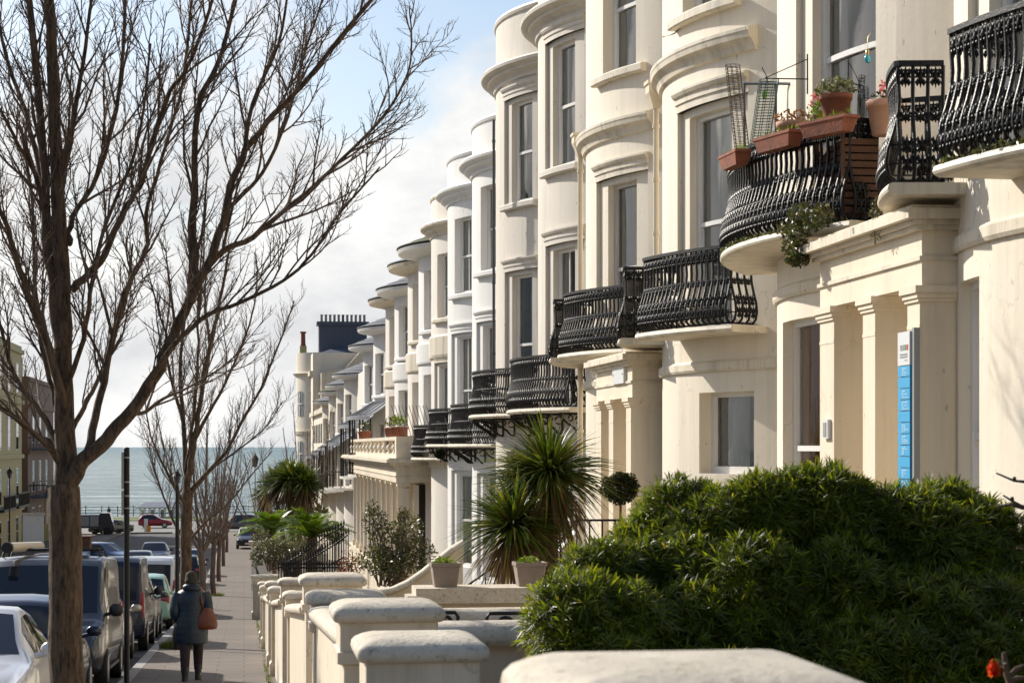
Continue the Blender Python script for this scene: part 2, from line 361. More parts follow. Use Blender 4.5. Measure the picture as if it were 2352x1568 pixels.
b = MB(); b.quad((-30000, 240, -14), (30000, 240, -14), (30000, 40000, -14), (-30000, 40000, -14)); tag(b.build('sea', 'sea_water'), kind='structure')
# ------------------------------------------------------------------ terraced bow-fronted houses
XP = 6.42
class House: pass
def pol(h, rho, phi, z): return (h.Xo + h.R - rho * cos(phi), h.Yc - rho * sin(phi), z)
def phi_of(h, d): return asin(max(-.99, min(.99, d / h.R)))
def frange(a, b, n): return [a + (b - a) * i / n for i in range(n + 1)]
def arc_profile(mb, h, prof, p0, p1, n=10, caps=True, smooth=False):
    """sweep a (radial offset, z) polyline along the bow"""
    ph = frange(p0, p1, n); rows = [[pol(h, h.R + o, p, z) for o, z in prof] for p in ph]; m = len(prof)
    vs = [v for r_ in rows for v in r_]
    for j in range(m - 1):
        mb.add([rows[i][j] for i in range(n+1)] + [rows[i][j+1] for i in range(n+1)], [(i, i+1, n+1+i+1, n+1+i) for i in range(n)], True)
    if caps:
        mb.add(rows[0], [tuple(range(m))]); mb.add(rows[-1], [tuple(range(m))[::-1]])
def arc_box(mb, h, o0, o1, p0, p1, z0, z1, n=4):
    arc_profile(mb, h, [(o0, z0), (o1, z0), (o1, z1), (o0, z1), (o0, z0)], p0, p1, n)
def bow_wall(mb, h, z0, z1, ops):
    """curved wall with openings; ops: dicts d0,d1,z0,z1 (outer hole)"""
    pm = h.pm
    ph = sorted(set([round(x, 6) for x in frange(-pm, pm, 26)] + [round(phi_of(h, o[k]), 6) for o in ops for k in ('d0', 'd1')]))
    zs = sorted(set([z0, z1] + [o[k] for o in ops for k in ('z0', 'z1')]))
    nodes = {}; fl = []
    for i in range(len(ph) - 1):
        for j in range(len(zs) - 1):
            pc, zc = (ph[i] + ph[i+1]) / 2, (zs[j] + zs[j+1]) / 2
            if any(phi_of(h, o['d0']) < pc < phi_of(h, o['d1']) and o['z0'] < zc < o['z1'] for o in ops): continue
            for a in ((i, j), (i+1, j), (i+1, j+1), (i, j+1)):
                if a not in nodes: nodes[a] = (len(nodes), pol(h, h.R, ph[a[0]], zs[a[1]]))
            fl.append([(i, j), (i+1, j), (i+1, j+1), (i, j+1)])
    vl = sorted(nodes.values())
    mb.add([v for _, v in vl], [tuple(nodes[a][0] for a in f) for f in fl], True)
def ring_step(mb, h, d0, d1, z0, z1, o0, o1):
    """reveal: the four sides of an opening from radial offset o0 to o1"""
    a, b_ = phi_of(h, d0), phi_of(h, d1); P = lambda o, p, z: pol(h, h.R + o, p, z)
    mb.quad(P(o0, a, z0), P(o1, a, z0), P(o1, a, z1), P(o0, a, z1)); mb.quad(P(o0, b_, z1), P(o1, b_, z1), P(o1, b_, z0), P(o0, b_, z0))
    arc_profile(mb, h, [(o0, z1), (o1, z1)], a, b_, 5, False); arc_profile(mb, h, [(o0, z0), (o1, z0)], a, b_, 5, False)
def ring_flat(mb, h, d0, d1, z0, z1, e0, e1, w0, w1, o):
    """flat ring between outer rect (d,z) and inner rect (e,w) at offset o"""
    A = [phi_of(h, x) for x in (d0, e0, e1, d1)]
    for pa, pb, za, zb in ((A[0], A[1], z0, z1), (A[2], A[3], z0, z1), (A[1], A[2], w1, z1), (A[1], A[2], z0, w0)):
        if pb - pa > 1e-5 and zb - za > 1e-5: arc_profile(mb, h, [(o, za), (o, zb)], pa, pb, 4, False)
def sash(h, root, d0, d1, z0, z1, dep, bars=False, frame='sash_white', curtain='curtain_grey', rail=.5, cur='full', single=False, sill=False, wallm='stone_trim'):
    a, b_ = phi_of(h, d0), phi_of(h, d1); e = .075 / h.R
    f = MB(); o = -dep
    arc_box(f, h, o - .06, o + .03, a, a + e, z0, z1, 1); arc_box(f, h, o - .06, o + .03, b_ - e, b_, z0, z1, 1)
    arc_box(f, h, o - .06, o + .03, a + e, b_ - e, z1 - .06, z1); arc_box(f, h, o - .06, o + .03, a + e, b_ - e, z0, z0 + .09)
    zr = z0 + (z1 - z0) * rail; i0, i1, e2 = a + e, b_ - e, .04 / h.R
    if not single:
        arc_box(f, h, o - .055, o + .012, i0, i1, zr - .028, zr + .028)
        arc_box(f, h, o - .055, o - .02, i0, i0 + e2, z0 + .09, zr - .028, 1); arc_box(f, h, o - .055, o - .02, i1 - e2, i1, z0 + .09, zr - .028, 1)
    if bars:
        m_ = (a + b_) / 2
        arc_box(f, h, o - .045, o - .012, m_ - .013 / h.R, m_ + .013 / h.R, z0 + .09, zr - .028, 1)
        arc_box(f, h, o - .04, o - .006, m_ - .013 / h.R, m_ + .013 / h.R, zr + .028, z1 - .06, 1)
    wo_ = f.build('window', frame, root)
    p = MB(); arc_profile(p, h, [(o - .03, z0 + .05), (o - .03, z1 - .03)], a + e * .5, b_ - e * .5, 5, False); p.build('pane', 'glass', wo_)
    c = MB()
    if cur:
        hz = {'full': z1, 'blind': z0 + (z1 - z0) * .62}.get(cur, z1); lo = z0 if cur != 'blind' else z0 + (z1 - z0) * .28
        spans = [(a, b_)] if cur in ('full', 'blind') else [(a, a + (b_ - a) * .66)] if cur == 'most' else [(a, a + (b_ - a) * .3), (b_ - (b_ - a) * .22, b_)]
        for s0, s1 in spans:
            k = max(6, int((s1 - s0) * h.R / .03)); ph = frange(s0, s1, k); amp = 0 if cur == 'blind' else .022
            rows = [pol(h, h.R + o - .075 + amp * .8 * sin(i * 1.9 + .6 * sin(i * .7)), q, 0)[:2] for i, q in enumerate(ph)]
            c.add([(x, y, lo) for x, y in rows] + [(x, y, z1) for x, y in rows], [(i, i+1, k+2+i, k+1+i) for i in range(k)], True)
        c.build('curtain', curtain, wo_)
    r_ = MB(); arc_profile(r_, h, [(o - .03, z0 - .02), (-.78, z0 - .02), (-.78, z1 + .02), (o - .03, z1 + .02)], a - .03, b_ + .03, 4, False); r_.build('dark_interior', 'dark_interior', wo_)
    if sill:
        s_ = MB(); arc_profile(s_, h, [(-.10, z0 - .13), (.10, z0 - .13), (.12, z0 - .11), (.12, z0 - .02), (.10, z0), (-dep, z0 + .015), (-dep, z0 - .13)], a - .06, b_ + .06, 6); s_.build('sill', wallm, wo_)
    return wo_
def architrave(mb, h, d0, d1, z0, z1, head=.26, k=1.):
    """stepped moulding over an opening (three curved bands)"""
    a, b_ = phi_of(h, d0), phi_of(h, d1)
    arc_profile(mb, h, [(-.06, z1), (.015*k, z1), (.015*k, z1+.09), (.035*k, z1+.10), (.035*k, z1+.17), (.065*k, z1+.19), (.085*k, z1+head-.03), (.085*k, z1+head), (-.02, z1+head+.012)], a - .005, b_ + .005, 8)

def rail_path(h, p0, p1, off, step, ends=True):
    """plan points of a balcony front with its returns to the wall: (point, outward normal)"""
    pts = []; rr = h.R + off
    def radial(p, a, b_, sgn):
        n = max(2, int(abs(b_ - a) / step))
        for i in range(n): 
            q = a + (b_ - a) * i / n; x = pol(h, h.R + q, p, 0); pts.append((Vector((x[0], x[1], 0)), Vector((-sin(p) * -sgn, cos(p) * -sgn, 0)) if False else Vector((sin(p), -cos(p), 0)) * sgn))
    if ends: radial(p0, .05, off, -1)
    n = max(4, int(rr * (p1 - p0) / step))
    for i in range(n + 1):
        p = p0 + (p1 - p0) * i / n; x = pol(h, rr, p, 0); pts.append((Vector((x[0], x[1], 0)), Vector((-cos(p), -sin(p), 0))))
    if ends:
        k = len(pts); radial(p1, off, .05, 1)
    return pts
BAR = [(.0, .93), (-.004, .80), (-.012, .66), (.0, .53), (.035, .40), (.078, .27), (.092, .16), (.07, .07), (.02, .02)]
def railing(root_part, path, S, hgt=.95, belly=1., seg=4, orn=2, closed_n=None):
    k = hgt / .95; bars = MB(); leas = [MB() for _ in range(4)]; rail = MB()
    for i, (p, o) in enumerate(path):
        bars.tube([p + o * (q * belly) + Vector((0, 0, S + z * k)) for q, z in (BAR if seg > 3 else BAR[::2])], .0165 if seg > 3 else .016, seg, False)
        if orn and i + 1 < len(path):
            q2, o2 = path[i+1]; m = (p + q2) / 2; on = (o + o2).normalized(); t_ = Vector((-on.y, on.x, 0)); w_ = (q2 - p).length * .5
            for lea, (zc, oz, hh) in zip(leas, ((.84, 0., .095), (.53, .0, .055), (.30, .07, .085), (.15, .09, .095))):
                c = m + on * (oz * belly) + Vector((0, 0, S + zc * k))
                if orn == 1: lea.octa(c, t_ * w_ * .9, on * .018, Vector((0, 0, hh * .9)))
                else:
                    lea.octa(c, t_ * w_ * .38, on * .026, Vector((0, 0, hh)))
                    for sx in (-1, 1):
                        lea.octa(c + t_ * sx * w_ * .5 + Vector((0, 0, hh * .35)), t_ * w_ * .36 + Vector((0, 0, .012 * sx)), on * .02, Vector((0, 0, hh * .42)))
                        lea.octa(c + t_ * sx * w_ * .42 - Vector((0, 0, hh * .45)), t_ * w_ * .36, on * .02, Vector((0, 0, hh * .35)))
    def band(mb, z0, z1, hw, off=0.):
        L = [p + o * (off - hw) for p, o in path]; R_ = [p + o * (off + hw) for p, o in path]
        for i in range(len(path) - 1):
            a, b_, c, d = L[i], R_[i], R_[i+1], L[i+1]
            mb.hexa([(v.x, v.y, S + z0) for v in (a, b_, c, d)], [(v.x, v.y, S + z1) for v in (a, b_, c, d)])
    band(rail, .925 * k, .965 * k, .032); band(bars, .885 * k, .90 * k, .010); band(bars, .012, .034, .014)
    bb = bars.build('railing_grille', 'iron_black', root_part)
    if orn:
        for lea, (zc, oz) in zip(leas, ((.84, 0.), (.53, 0.), (.30, .07), (.15, .09))): band(lea, zc * k - .007, zc * k + .007, .007, oz * belly); lea.build('leaf_pattern', 'iron_black', root_part)
    rail.build('handrail', 'iron_black', root_part)
def balcony(h, root, p0, p1, S, off=.62, step=.102, orn=2, seg=4, brackets=0, wallm='stone_trim', thick=.09):
    b = MB(); n = 14
    arc_profile(b, h, [(-.02, S - thick), (off - .05, S - thick), (off - .01, S - thick + .02), (off, S - thick * .55), (off - .012, S - .012), (off - .04, S), (-.02, S)], p0, p1, n)
    sl_ = b.build('balcony', wallm, root)
    railing(sl_, rail_path(h, p0 + .02, p1 - .02, off - .10, step), S, orn=orn, seg=seg)
    if brackets:
        for i in range(brackets):
            br = MB(); p = p0 + (p1 - p0) * (i + .5) / brackets
            P = lambda o, z: Vector(pol(h, h.R + o, p, S - thick + z))
            br.tube([P(.02, -.02), P(off - .08, -.02)], .022, 4); br.tube([P(.03, -.02), P(.03, -.40)], .022, 4)
            br.tube([P(.04, -.38), P(.12, -.36), P(.22, -.26), P(.34, -.20), P(off - .14, -.10), P(off - .10, -.03)], .022, 4)
            br.tube([P(.10 + .07 * cos(a), -.13 + .07 * sin(a)) for a in frange(0, 5.6, 8)], .016, 4); br.tube([P(.28 + .05 * cos(a), -.10 + .05 * sin(a)) for a in frange(0, 5.6, 8)], .014, 4)
            br.build('scroll_bracket', 'iron_black', sl_)
    return sl_

def house(Yc, S, y0, y1, style, label, wallm, crown, par, wins, ground=None, Xo=5.6, R=4.5, trim='stone_trim', pm=35, top_cap=True, roof=None, detail=2):
    """wins: list of dict(d0,d1,z0,z1,rec,sill,arch,bars,...), z relative to the balcony floor level S"""
    h = House(); h.Xo, h.R, h.Yc, h.pm, h.S = Xo, R, Yc, radians(pm), S
    gz = g(Yc) - 1.2
    root = thing('terrace_house', label, 'house', (XP, Yc, g(Yc)), 'bow fronted houses of the terrace')
    h.root = root; w_ = MB(); trs = {}
    def T(n): return trs.setdefault(n, MB())
    zt = S + par
    ops = []
    for q in wins:
        r0, r1 = q.get('rec', (q['d0'], q['d1'])); zz1 = q['z1'] + q.get('rz', 0)
        ops.append(dict(d0=r0, d1=r1, z0=S + q['z0'], z1=S + zz1))
    bow_wall(w_, h, gz, zt, ops)
    for q, o in zip(wins, ops):
        d0, d1, z0, z1 = q['d0'], q['d1'], S + q['z0'], S + q['z1']; dep = q.get('dep', .20); rd = q.get('rd', .07)
        if 'rec' in q:
            ring_step(w_, h, o['d0'], o['d1'], o['z0'], o['z1'], 0, -rd); ring_flat(w_, h, o['d0'], o['d1'], o['z0'], o['z1'], d0, d1, z0, z1, -rd)
            ring_step(w_, h, d0, d1, z0, z1, -rd, -dep - .05)
        else: ring_step(w_, h, d0, d1, z0, z1, 0, -dep - .05)
        if q.get('arch'): q['mould'] = MB(); architrave(q['mould'], h, o['d0'], o['d1'], 0, o['z1'], k=q.get('ak', 1.))
    ea, eb = pol(h, R, h.pm, 0), pol(h, R, -h.pm, 0)
    xw, xb = ea[0], 7.35
    for ya, yb, nm in ((y0, ea[1], 0), (eb[1], y1, 1)):
        if abs(yb - ya) > .01: w_.quad((xw, yb, gz), (xw, ya, gz), (xw, ya, zt), (xw, yb, zt))
    for yy in (y0, y1): w_.quad((xw, yy, gz), (xb, yy, gz), (xb, yy, zt), (xw, yy, zt))
    w_.box(xb, 16, y0, y1, gz, zt - .3)
    capv = [pol(h, R, p, zt) for p in frange(-h.pm, h.pm, 20)] + [(xw, y0, zt), (xb + .02, y0, zt), (xb + .02, y1, zt), (xw, y1, zt)]
    if top_cap:
        w_.add(capv, [tuple(range(len(capv)))])
        capv2 = [pol(h, R - .3, p, zt) for p in frange(-h.pm, h.pm, 20)]
    # bands and cornices
    if style == 'string':
        arc_profile(T('cornice'), h, [(-.02, S+3.36), (.05, S+3.38), (.06, S+3.42), (.075, S+3.46), (.11, S+3.50), (.15, S+3.52), (.16, S+3.58), (.17, S+3.60), (.17, S+3.64), (-.02, S+3.69)], -h.pm * .62, h.pm * .86, 20)
    if detail > 1 or style == 'string':
        arc_profile(T('string_course'), h, [(-.02, S-.52), (.035, S-.52), (.05, S-.49), (.05, S-.41), (.02, S-.38), (-.02, S-.38)], -h.pm, h.pm, 20)
    if style == 'band':   # plain raised bands between the floors
        for zz in (2.95, .0 - .3): arc_profile(T('string_course' if zz < 0 else 'raised_band'), h, [(-.02, S+zz), (.06, S+zz), (.075, S+zz+.05), (.075, S+zz+.62), (.05, S+zz+.66), (-.02, S+zz+.66)], -h.pm, h.pm, 20)
    if crown and not roof:
        c = S + crown
        arc_profile(T('crown_cornice'), h, [(-.02, c-.36), (.05, c-.34), (.06, c-.28), (.09, c-.24), (.16, c-.19), (.20, c-.18), (.20, c-.13), (.28, c-.09), (.33, c-.07), (.34, c-.01), (.31, c+.03), (-.02, c+.09)], -h.pm - .06, h.pm + .06, 22, smooth=True)
        arc_profile(T('parapet_coping'), h, [(-.02, zt-.12), (.035, zt-.10), (.05, zt-.04), (.03, zt+.012), (-.25, zt+.014)], -h.pm, h.pm, 20)
    if roof:   # eaves with conical slates
        c = S + crown; ph = frange(-h.pm - .22, h.pm + .22, 16)
        rf = MB()
        e0 = [pol(h, R + .72, p, c) for p in ph]; e1 = [pol(h, R + .72, p, c + .05) for p in ph]; t1 = [pol(h, max(.4, R - 2.6), p, c + 1.35) for p in ph]
        n = len(ph)
        for k_ in range(8):
            ra = [pol(h, R + .72 - 3.3 * k_ / 8, p, c + .06 + 1.3 * k_ / 8) for p in ph]; rb = [pol(h, R + .72 - 3.3 * (k_ + 1) / 8, p, c + .03 + 1.3 * (k_ + 1) / 8) for p in ph]
            rf.add(ra + rb, [(i, i+1, n+i+1, n+i) for i in range(n-1)])
            lo = [(x, y, z - .03) for x, y, z in ra]; rf.add(lo + ra, [(i, i+1, n+i+1, n+i) for i in range(n-1)])
        rf.box(7.4, 16, y0, y1, c - .1, c + 1.35)
        rf.build('roof', roof, root)
        arc_profile(T('eave'), h, [(-.02, c-.30), (.10, c-.26), (.45, c-.16), (.66, c-.13), (.70, c-.02), (-.02, c-.02)], -h.pm - .2, h.pm + .2, 18)
    w_.build('wall', wallm, root)
    for nm, mb in trs.items(): mb.build(nm, trim, root)
    for q in wins:
        wn_ = sash(h, root, q['d0'], q['d1'], S + q['z0'], S + q['z1'], q.get('dep', .20), q.get('bars', False), q.get('frame', 'sash_white'), q.get('curtain', 'curtain_grey'), q.get('rail', .5), q.get('cur', 'full'), q.get('single', False), q.get('sill', False), trim)
        if 'mould' in q: q['mould'].build('architrave', trim, wn_)
    return h
def W(d0, d1, z0, z1, **k): return dict(d0=d0, d1=d1, z0=z0, z1=z1, **k)
rad = radians
# two-door porch between a pair of bows
def porch(Yf, Yn, S, root, piers, Xf=5.35, xb=5.95, head=None, wallm='stucco_warm', floor=None):
    hz = S - .77; fz = floor if floor is not None else g(Yn) + .25
    b = MB(); c = MB()
    b.box(Xf + .03, xb + .6, Yn, Yf, hz, hz + .60)                    # entablature block
    c.box(Xf + .005, xb, Yn - .02, Yf + .02, hz + .20, hz + .235)     # architrave line
    for o, za, zb in ((.06, .44, .48), (.10, .48, .52), (.17, .52, .60), (.12, .60, .63)):
        c.box(Xf + .03 - o, xb + .3, Yn - o, Yf + o, hz + za, hz + zb)
    prs = []
    for ya, yb in piers:
        pr_ = MB(); prs.append(pr_); pr_.box(Xf + .02, Xf + .45, ya, yb, fz - .6, hz)
        for o, za, zb in ((.0, -.34, -.31), (.015, -.13, -.10), (.03, -.10, -.06), (.05, -.06, -.0015)):
            pr_.box(Xf + .02 - o - .004, Xf + .452, ya - o - .004, yb + o + .004, hz + za, hz + zb)
        pr_.box(Xf - .02, Xf + .454, ya - .03, yb + .03, fz - .602, fz + .22)
    b.box(Xf + .45, xb + .6, piers[0][1] - .12, piers[0][1] - .002, fz - .6, hz)    # end and dividing walls
    for ya, yb in piers[1:]: b.box(Xf + .45, xb + .6, ya, yb, fz - .6, hz)
    b.box(Xf + 1.05, Xf + 1.2, Yn, Yf, fz - .6, hz)
    b.box(Xf - .02, xb + .6, Yn, Yf, fz - 1.6, fz)
    p = b.build('porch', wallm, root); c.build('entablature', 'stone_trim', p)
    for pr_ in prs: pr_.build('pier', wallm, p)
    for (ya, yb), (yc, yd) in zip(piers, piers[1:]):
        d = MB(); d.box(Xf + .99, Xf + 1.04, yd + .04, ya - .04, fz, hz - .35); d.build('front_door', 'car_grey', p)

# --- pair A
A2 = 2.06; B2 = 1.46; C2 = .70; D2 = .06; E2 = -.33
hA0 = house(14.3, A2, 11.3, 17.25, 'plain', 'cream bow house whose wide black balcony is cropped by the picture corner', 'stucco_cream', 0, 6.5,
    [W(-.25, 1.0, 0, 2.45, rec=(-.6, 1.35), rz=.1, curtain='curtain_grey'), W(-1.0, -.27, -3.2, -.76, dep=.13, curtain='curtain_cream', cur='full')], Xo=5.55)
balcony(hA0, hA0.root, rad(4.5), rad(33), A2 - .02); balcony(hA0, hA0.root, rad(-30), rad(-8), A2)
hA1 = house(19.93, A2, 17.25, 22.9, 'plain', 'cream house whose black balcony is crowded with terracotta flower troughs', 'stucco_cream', 0, 6.5,
    [W(.42, 1.62, 0, 2.75, rec=(.12, 1.95), rz=.1, cur='none', rail=.66), W(-.46, .85, -2.7, -.76, dep=.14, curtain='curtain_brown', cur='full', rail=.32, frame='sash_white')])
balcony(hA1, hA1.root, rad(-32), rad(26), A2 + .02, orn=2)
def moss(h, p0, p1, off, z, n, seed=1):
    rm = random.Random(seed); q = MB()
    for _ in range(n):
        p = rm.uniform(p0, p1) if rm.random() < .6 else p0 + (p1 - p0) * (int(rm.random() * 6) + rm.gauss(.5, .12)) / 6
        c = Vector(pol(h, h.R + off + rm.gauss(-.02, .02), p, z + abs(rm.gauss(0, .018)))); a = Vector((rm.gauss(0, 1), rm.gauss(0, 1), rm.gauss(0, 1))).normalized() * rm.uniform(.01, .03); b_ = a.cross(Vector((rm.gauss(0, 1), rm.gauss(0, 1), 1))).normalized() * .012
        q.add([c - a, c + b_, c + a, c - b_], [(0, 1, 2, 3)], True)
    q.build('moss_foliage', 'leaf_shrub', [o for o in h.root.children if o.name.startswith('balcony')][0])
moss(hA0, rad(4.5), rad(33), .60, A2 - .02, 500, 1); moss(hA1, rad(-30), rad(26), .60, A2 + .02, 500, 2)
porch(18.2, 15.36, A2, hA0.root, [(17.72, 18.17), (16.52, 16.86), (15.38, 15.68)])
# --- pair B
hB0 = house(25.9, B2, 22.9, 28.9, 'string', 'cream bow house with a black balcony casting a slanting shadow over its ground floor window', 'stucco_cream', 0, 7.4,
    [W(.68, 1.75, 0, 2.78, rec=(.4, 2.1), rz=.1, arch=1), W(.6, 1.75, 4.1, 6.2, sill=True, curtain='curtain_cream', cur='ends'),
     W(1.12, 2.2, -1.80, -.78, dep=.2, single=True, cur='most')])
balcony(hB0, hB0.root, rad(6.5), rad(32), B2); balcony(hB0, hB0.root, rad(-30), rad(-5), B2)
hB1 = house(32.05, B2, 28.9, 34.75, 'string', 'cream bow house beside the peach downpipe with pale blinds in its tall window', 'stucco_cream', 0, 7.4,
    [W(.85, 1.78, 0, 2.68, rec=(.47, 2.12), rz=.1, arch=1, curtain='blind_pale', frame='sash_grey'), W(.80, 1.85, 4.42, 6.5, sill=True, curtain='curtain_cream', cur='ends'),
     W(1.1, 2.0, -2.6, -.78, dep=.2)])
balcony(hB1, hB1.root, rad(4.5), rad(33), B2 + .02); balcony(hB1, hB1.root, rad(-30), rad(-3), B2)
porch(30.2, 27.35, B2, hB0.root, [(29.75, 30.2), (28.75, 29.1), (27.4, 27.75)], floor=-1.9)
# --- pair C (unpainted, stained)
hC0 = house(37.5, C2, 34.75, 40.75, 'crown', 'stained unpainted bow house with a grey curved cornice and blue blind', 'stucco_raw', 7.45, 8.7,
    [W(.74, 1.68, 0, 2.95, rec=(.46, 2.05), rz=.1, arch=1, bars=True, curtain='curtain_grey', cur='ends'), W(.72, 1.68, 4.45, 6.75, rec=(.44, 2.05), rz=.1, arch=1, sill=True, cur='ends', curtain='curtain_grey'), W(.7, 1.7, -3.3, -.8, bars=True)], detail=1, trim='stucco_raw')
balcony(hC0, hC0.root, rad(-30), rad(31), C2, seg=4, orn=1, brackets=7)
hC1 = house(44.0, C2, 40.75, 46.4, 'crown', 'streaky unpainted bow house with tallest grey parapet drum on the terrace', 'stucco_raw', 7.55, 8.75,
    [W(1.05, 1.95, 0, 3.0, rec=(.75, 2.2), rz=.1, arch=1, curtain='blind_blue', cur='blind'), W(1.02, 1.95, 4.55, 6.75, rec=(.72, 2.2), rz=.1, arch=1, sill=True, cur='ends'), W(.9, 1.9, -3.3, -.8, bars=True)], detail=1, trim='stucco_raw')
balcony(hC1, hC1.root, rad(-30), rad(31), C2, seg=3, orn=1, brackets=7)
# --- pair D (white)
hD0 = house(48.7, D2, 46.4, 51.75, 'crown', 'white painted bow house beside the streaky grey parapet, upper window without moulding', 'stucco_white', 6.9, 7.85,
    [W(.80, 1.70, 0, 2.85, rec=(.45, 2.0), rz=.1, arch=1, bars=True, curtain='curtain_cream'), W(.85, 1.9, 4.15, 6.2, sill=True, bars=True), W(.8, 1.8, -3.3, -.8, rec=(.5, 2.1), rz=.1, arch=1, bars=True)], detail=1, trim='stucco_white')
balcony(hD0, hD0.root, rad(-30), rad(31), D2, seg=3, orn=1, brackets=6)
hD1 = house(54.7, D2, 51.75, 57.3, 'crown', 'white bow house with a low smooth parapet and small paned sash windows', 'stucco_white', 6.9, 7.85,
    [W(.85, 1.8, 0, 2.9, rec=(.5, 2.1), rz=.1, arch=1, bars=True), W(.85, 1.9, 4.05, 6.1, sill=True, bars=True), W(.8, 1.8, -3.3, -.8, rec=(.5, 2.1), rz=.1, arch=1)], detail=1, trim='stucco_white')
balcony(hD1, hD1.root, rad(-30), rad(31), D2, seg=3, orn=1, brackets=6)
# --- E, F, G further down
hE0 = house(59.6, E2, 57.3, 62.2, 'band', 'pale bow house with a cracked cornice and flat curved parapet beside the mossy eave', 'stucco_soft', 6.9, 7.8,
    [W(.8, 1.75, 0, 2.7, rec=(.5, 2.05), rz=.1, arch=1), W(.85, 1.85, 4.1, 6.0, sill=True)], detail=1)
balcony(hE0, hE0.root, rad(-30), rad(31), E2, seg=3, orn=1)
hE1 = house(64.0, E2, 62.2, 66.3, 'band', 'bow house under a mossy slate eave', 'stucco_white', 6.65, 6.6,
    [W(.8, 1.75, -.1, 2.6), W(.85, 1.85, 4.0, 5.9, sill=True)], detail=1, roof='slate_moss', pm=27, trim='stucco_white')
hF0 = house(68.3, E2 - .1, 66.3, 71.2, 'band', 'cream bow house with a weathered flat hood for its eave', 'stucco_soft', 6.6, 6.5,
    [W(.8, 1.75, -.1, 2.6), W(.85, 1.85, 4.0, 5.9, sill=True)], detail=1, roof='lead_roof', pm=28)
hF1 = house(74.4, E2 - .2, 71.2, 77.2, 'band', 'white bow house with a lilac gutter board below grey slates', 'stucco_white', 6.35, 6.3,
    [W(.8, 1.75, -.1, 2.6), W(.85, 1.85, 3.8, 5.7, sill=True)], detail=1, roof='slate', trim='stucco_white')
hG0 = house(79.2, E2 - .3, 77.2, 82.6, 'band', 'cream bow house with a ragged eave above the balustraded portico', 'stucco_soft', 6.4, 6.3,
    [W(.8, 1.75, -.1, 2.6), W(.85, 1.85, 3.8, 5.7, sill=True)], detail=1, roof='slate')
# --- verandah houses towards the sea
def verandah_house(Yc, y0, y1, label, eave, canopy, wallm, roofm, slab):
    h = house(Yc, slab, y0, y1, 'plain2', label, wallm, eave - slab, eave - slab - .05,
        [W(.6, 1.7, 3.4, 5.2, sill=True, bars=True), W(.6, 1.7, .1, 2.2)], detail=1, roof=roofm, pm=30, trim='stucco_white')
    v = MB(); n = 14; ph = frange(-rad(31), rad(31), n)
    prof = [(.02, canopy + .62), (.22, canopy + .50), (.55, canopy + .28), (.95, canopy + .06), (1.15, canopy)]
    arc_profile(v, h, prof, -rad(31), rad(31), n, False); arc_profile(v, h, [(1.15, canopy), (1.15, canopy - .16), (1.1, canopy - .16)], -rad(31), rad(31), n, False)
    for p in ph: v.tube([pol(h, h.R + o, p, z + .02) for o, z in prof], .03, 3)
    cv = v.build('canopy', 'lead_roof', h.root)
    q = MB()
    arc_profile(q, h, [(0, slab - .12), (1.1, slab - .12), (1.1, slab), (0, slab)], -rad(31), rad(31), n); q.build('balcony', 'trim_white', h.root)
    r_ = MB()
    for p in frange(-rad(30), rad(30), 6): r_.tube([pol(h, h.R + 1.05, p, slab), pol(h, h.R + 1.05, p, canopy - .1)], .03, 4)
    for p in frange(-rad(30), rad(30), 36): r_.tube([pol(h, h.R + 1.05, p, slab), pol(h, h.R + 1.05, p, slab + .9)], .012, 3)
    arc_box(r_, h, 1.02, 1.08, -rad(30), rad(30), slab + .88, slab + .94, n); r_.build('railing', 'iron_black', h.root)
    return h
verandah_house(86.8, 82.6, 90.8, 'house with a striped grey metal verandah canopy beyond the portico', 5.1, 1.3, 'stucco_white', 'slate', -1.2)
verandah_house(94.5, 90.8, 100, 'white verandah house half hidden by its striped canopy neighbour', 4.7, 1.0, 'stucco_white', 'slate', -1.4)
verandah_house(112.5, 100, 117, 'verandah house with a dark slated roof and broad eave above tall narrow windows', 4.0, .2, 'stucco_soft', 'slate', -2.3)
verandah_house(122, 117, 127, 'cream verandah house tucked beside the dark slated roof', 3.7, -.1, 'stucco_soft', 'slate', -2.6)
verandah_house(133, 127, 138, 'verandah house with a small dark hood roof near the seafront', 3.6, -.4, 'stucco_cream', 'slate_moss', -2.9)
verandah_house(144, 138, 150, 'cream verandah house next to the seafront block', 3.2, -.7, 'stucco_cream', 'slate', -3.2)
b = MB(); b.box(6.4, 16, 150, 188, g(170) - 2, 3.0); r_ = thing('terrace_house', 'plain flat topped cream block between the verandahs and the seafront', 'house', (6.4, 170, g(170)), 'bow fronted houses of the terrace'); b.build('wall', 'stucco_cream', r_)
c = MB()
for yy in frange(153, 185, 8): c.box(6.33, 6.41, yy - .5, yy + .5, -2.6, -.6); c.box(6.33, 6.41, yy - .5, yy + .5, .3, 1.9)
c.build('window', 'dark_interior', r_); c = MB(); c.box(6.1, 6.42, 150.2, 187.8, 2.7, 3.1); c.build('cornice_moulding', 'stone_trim', r_)
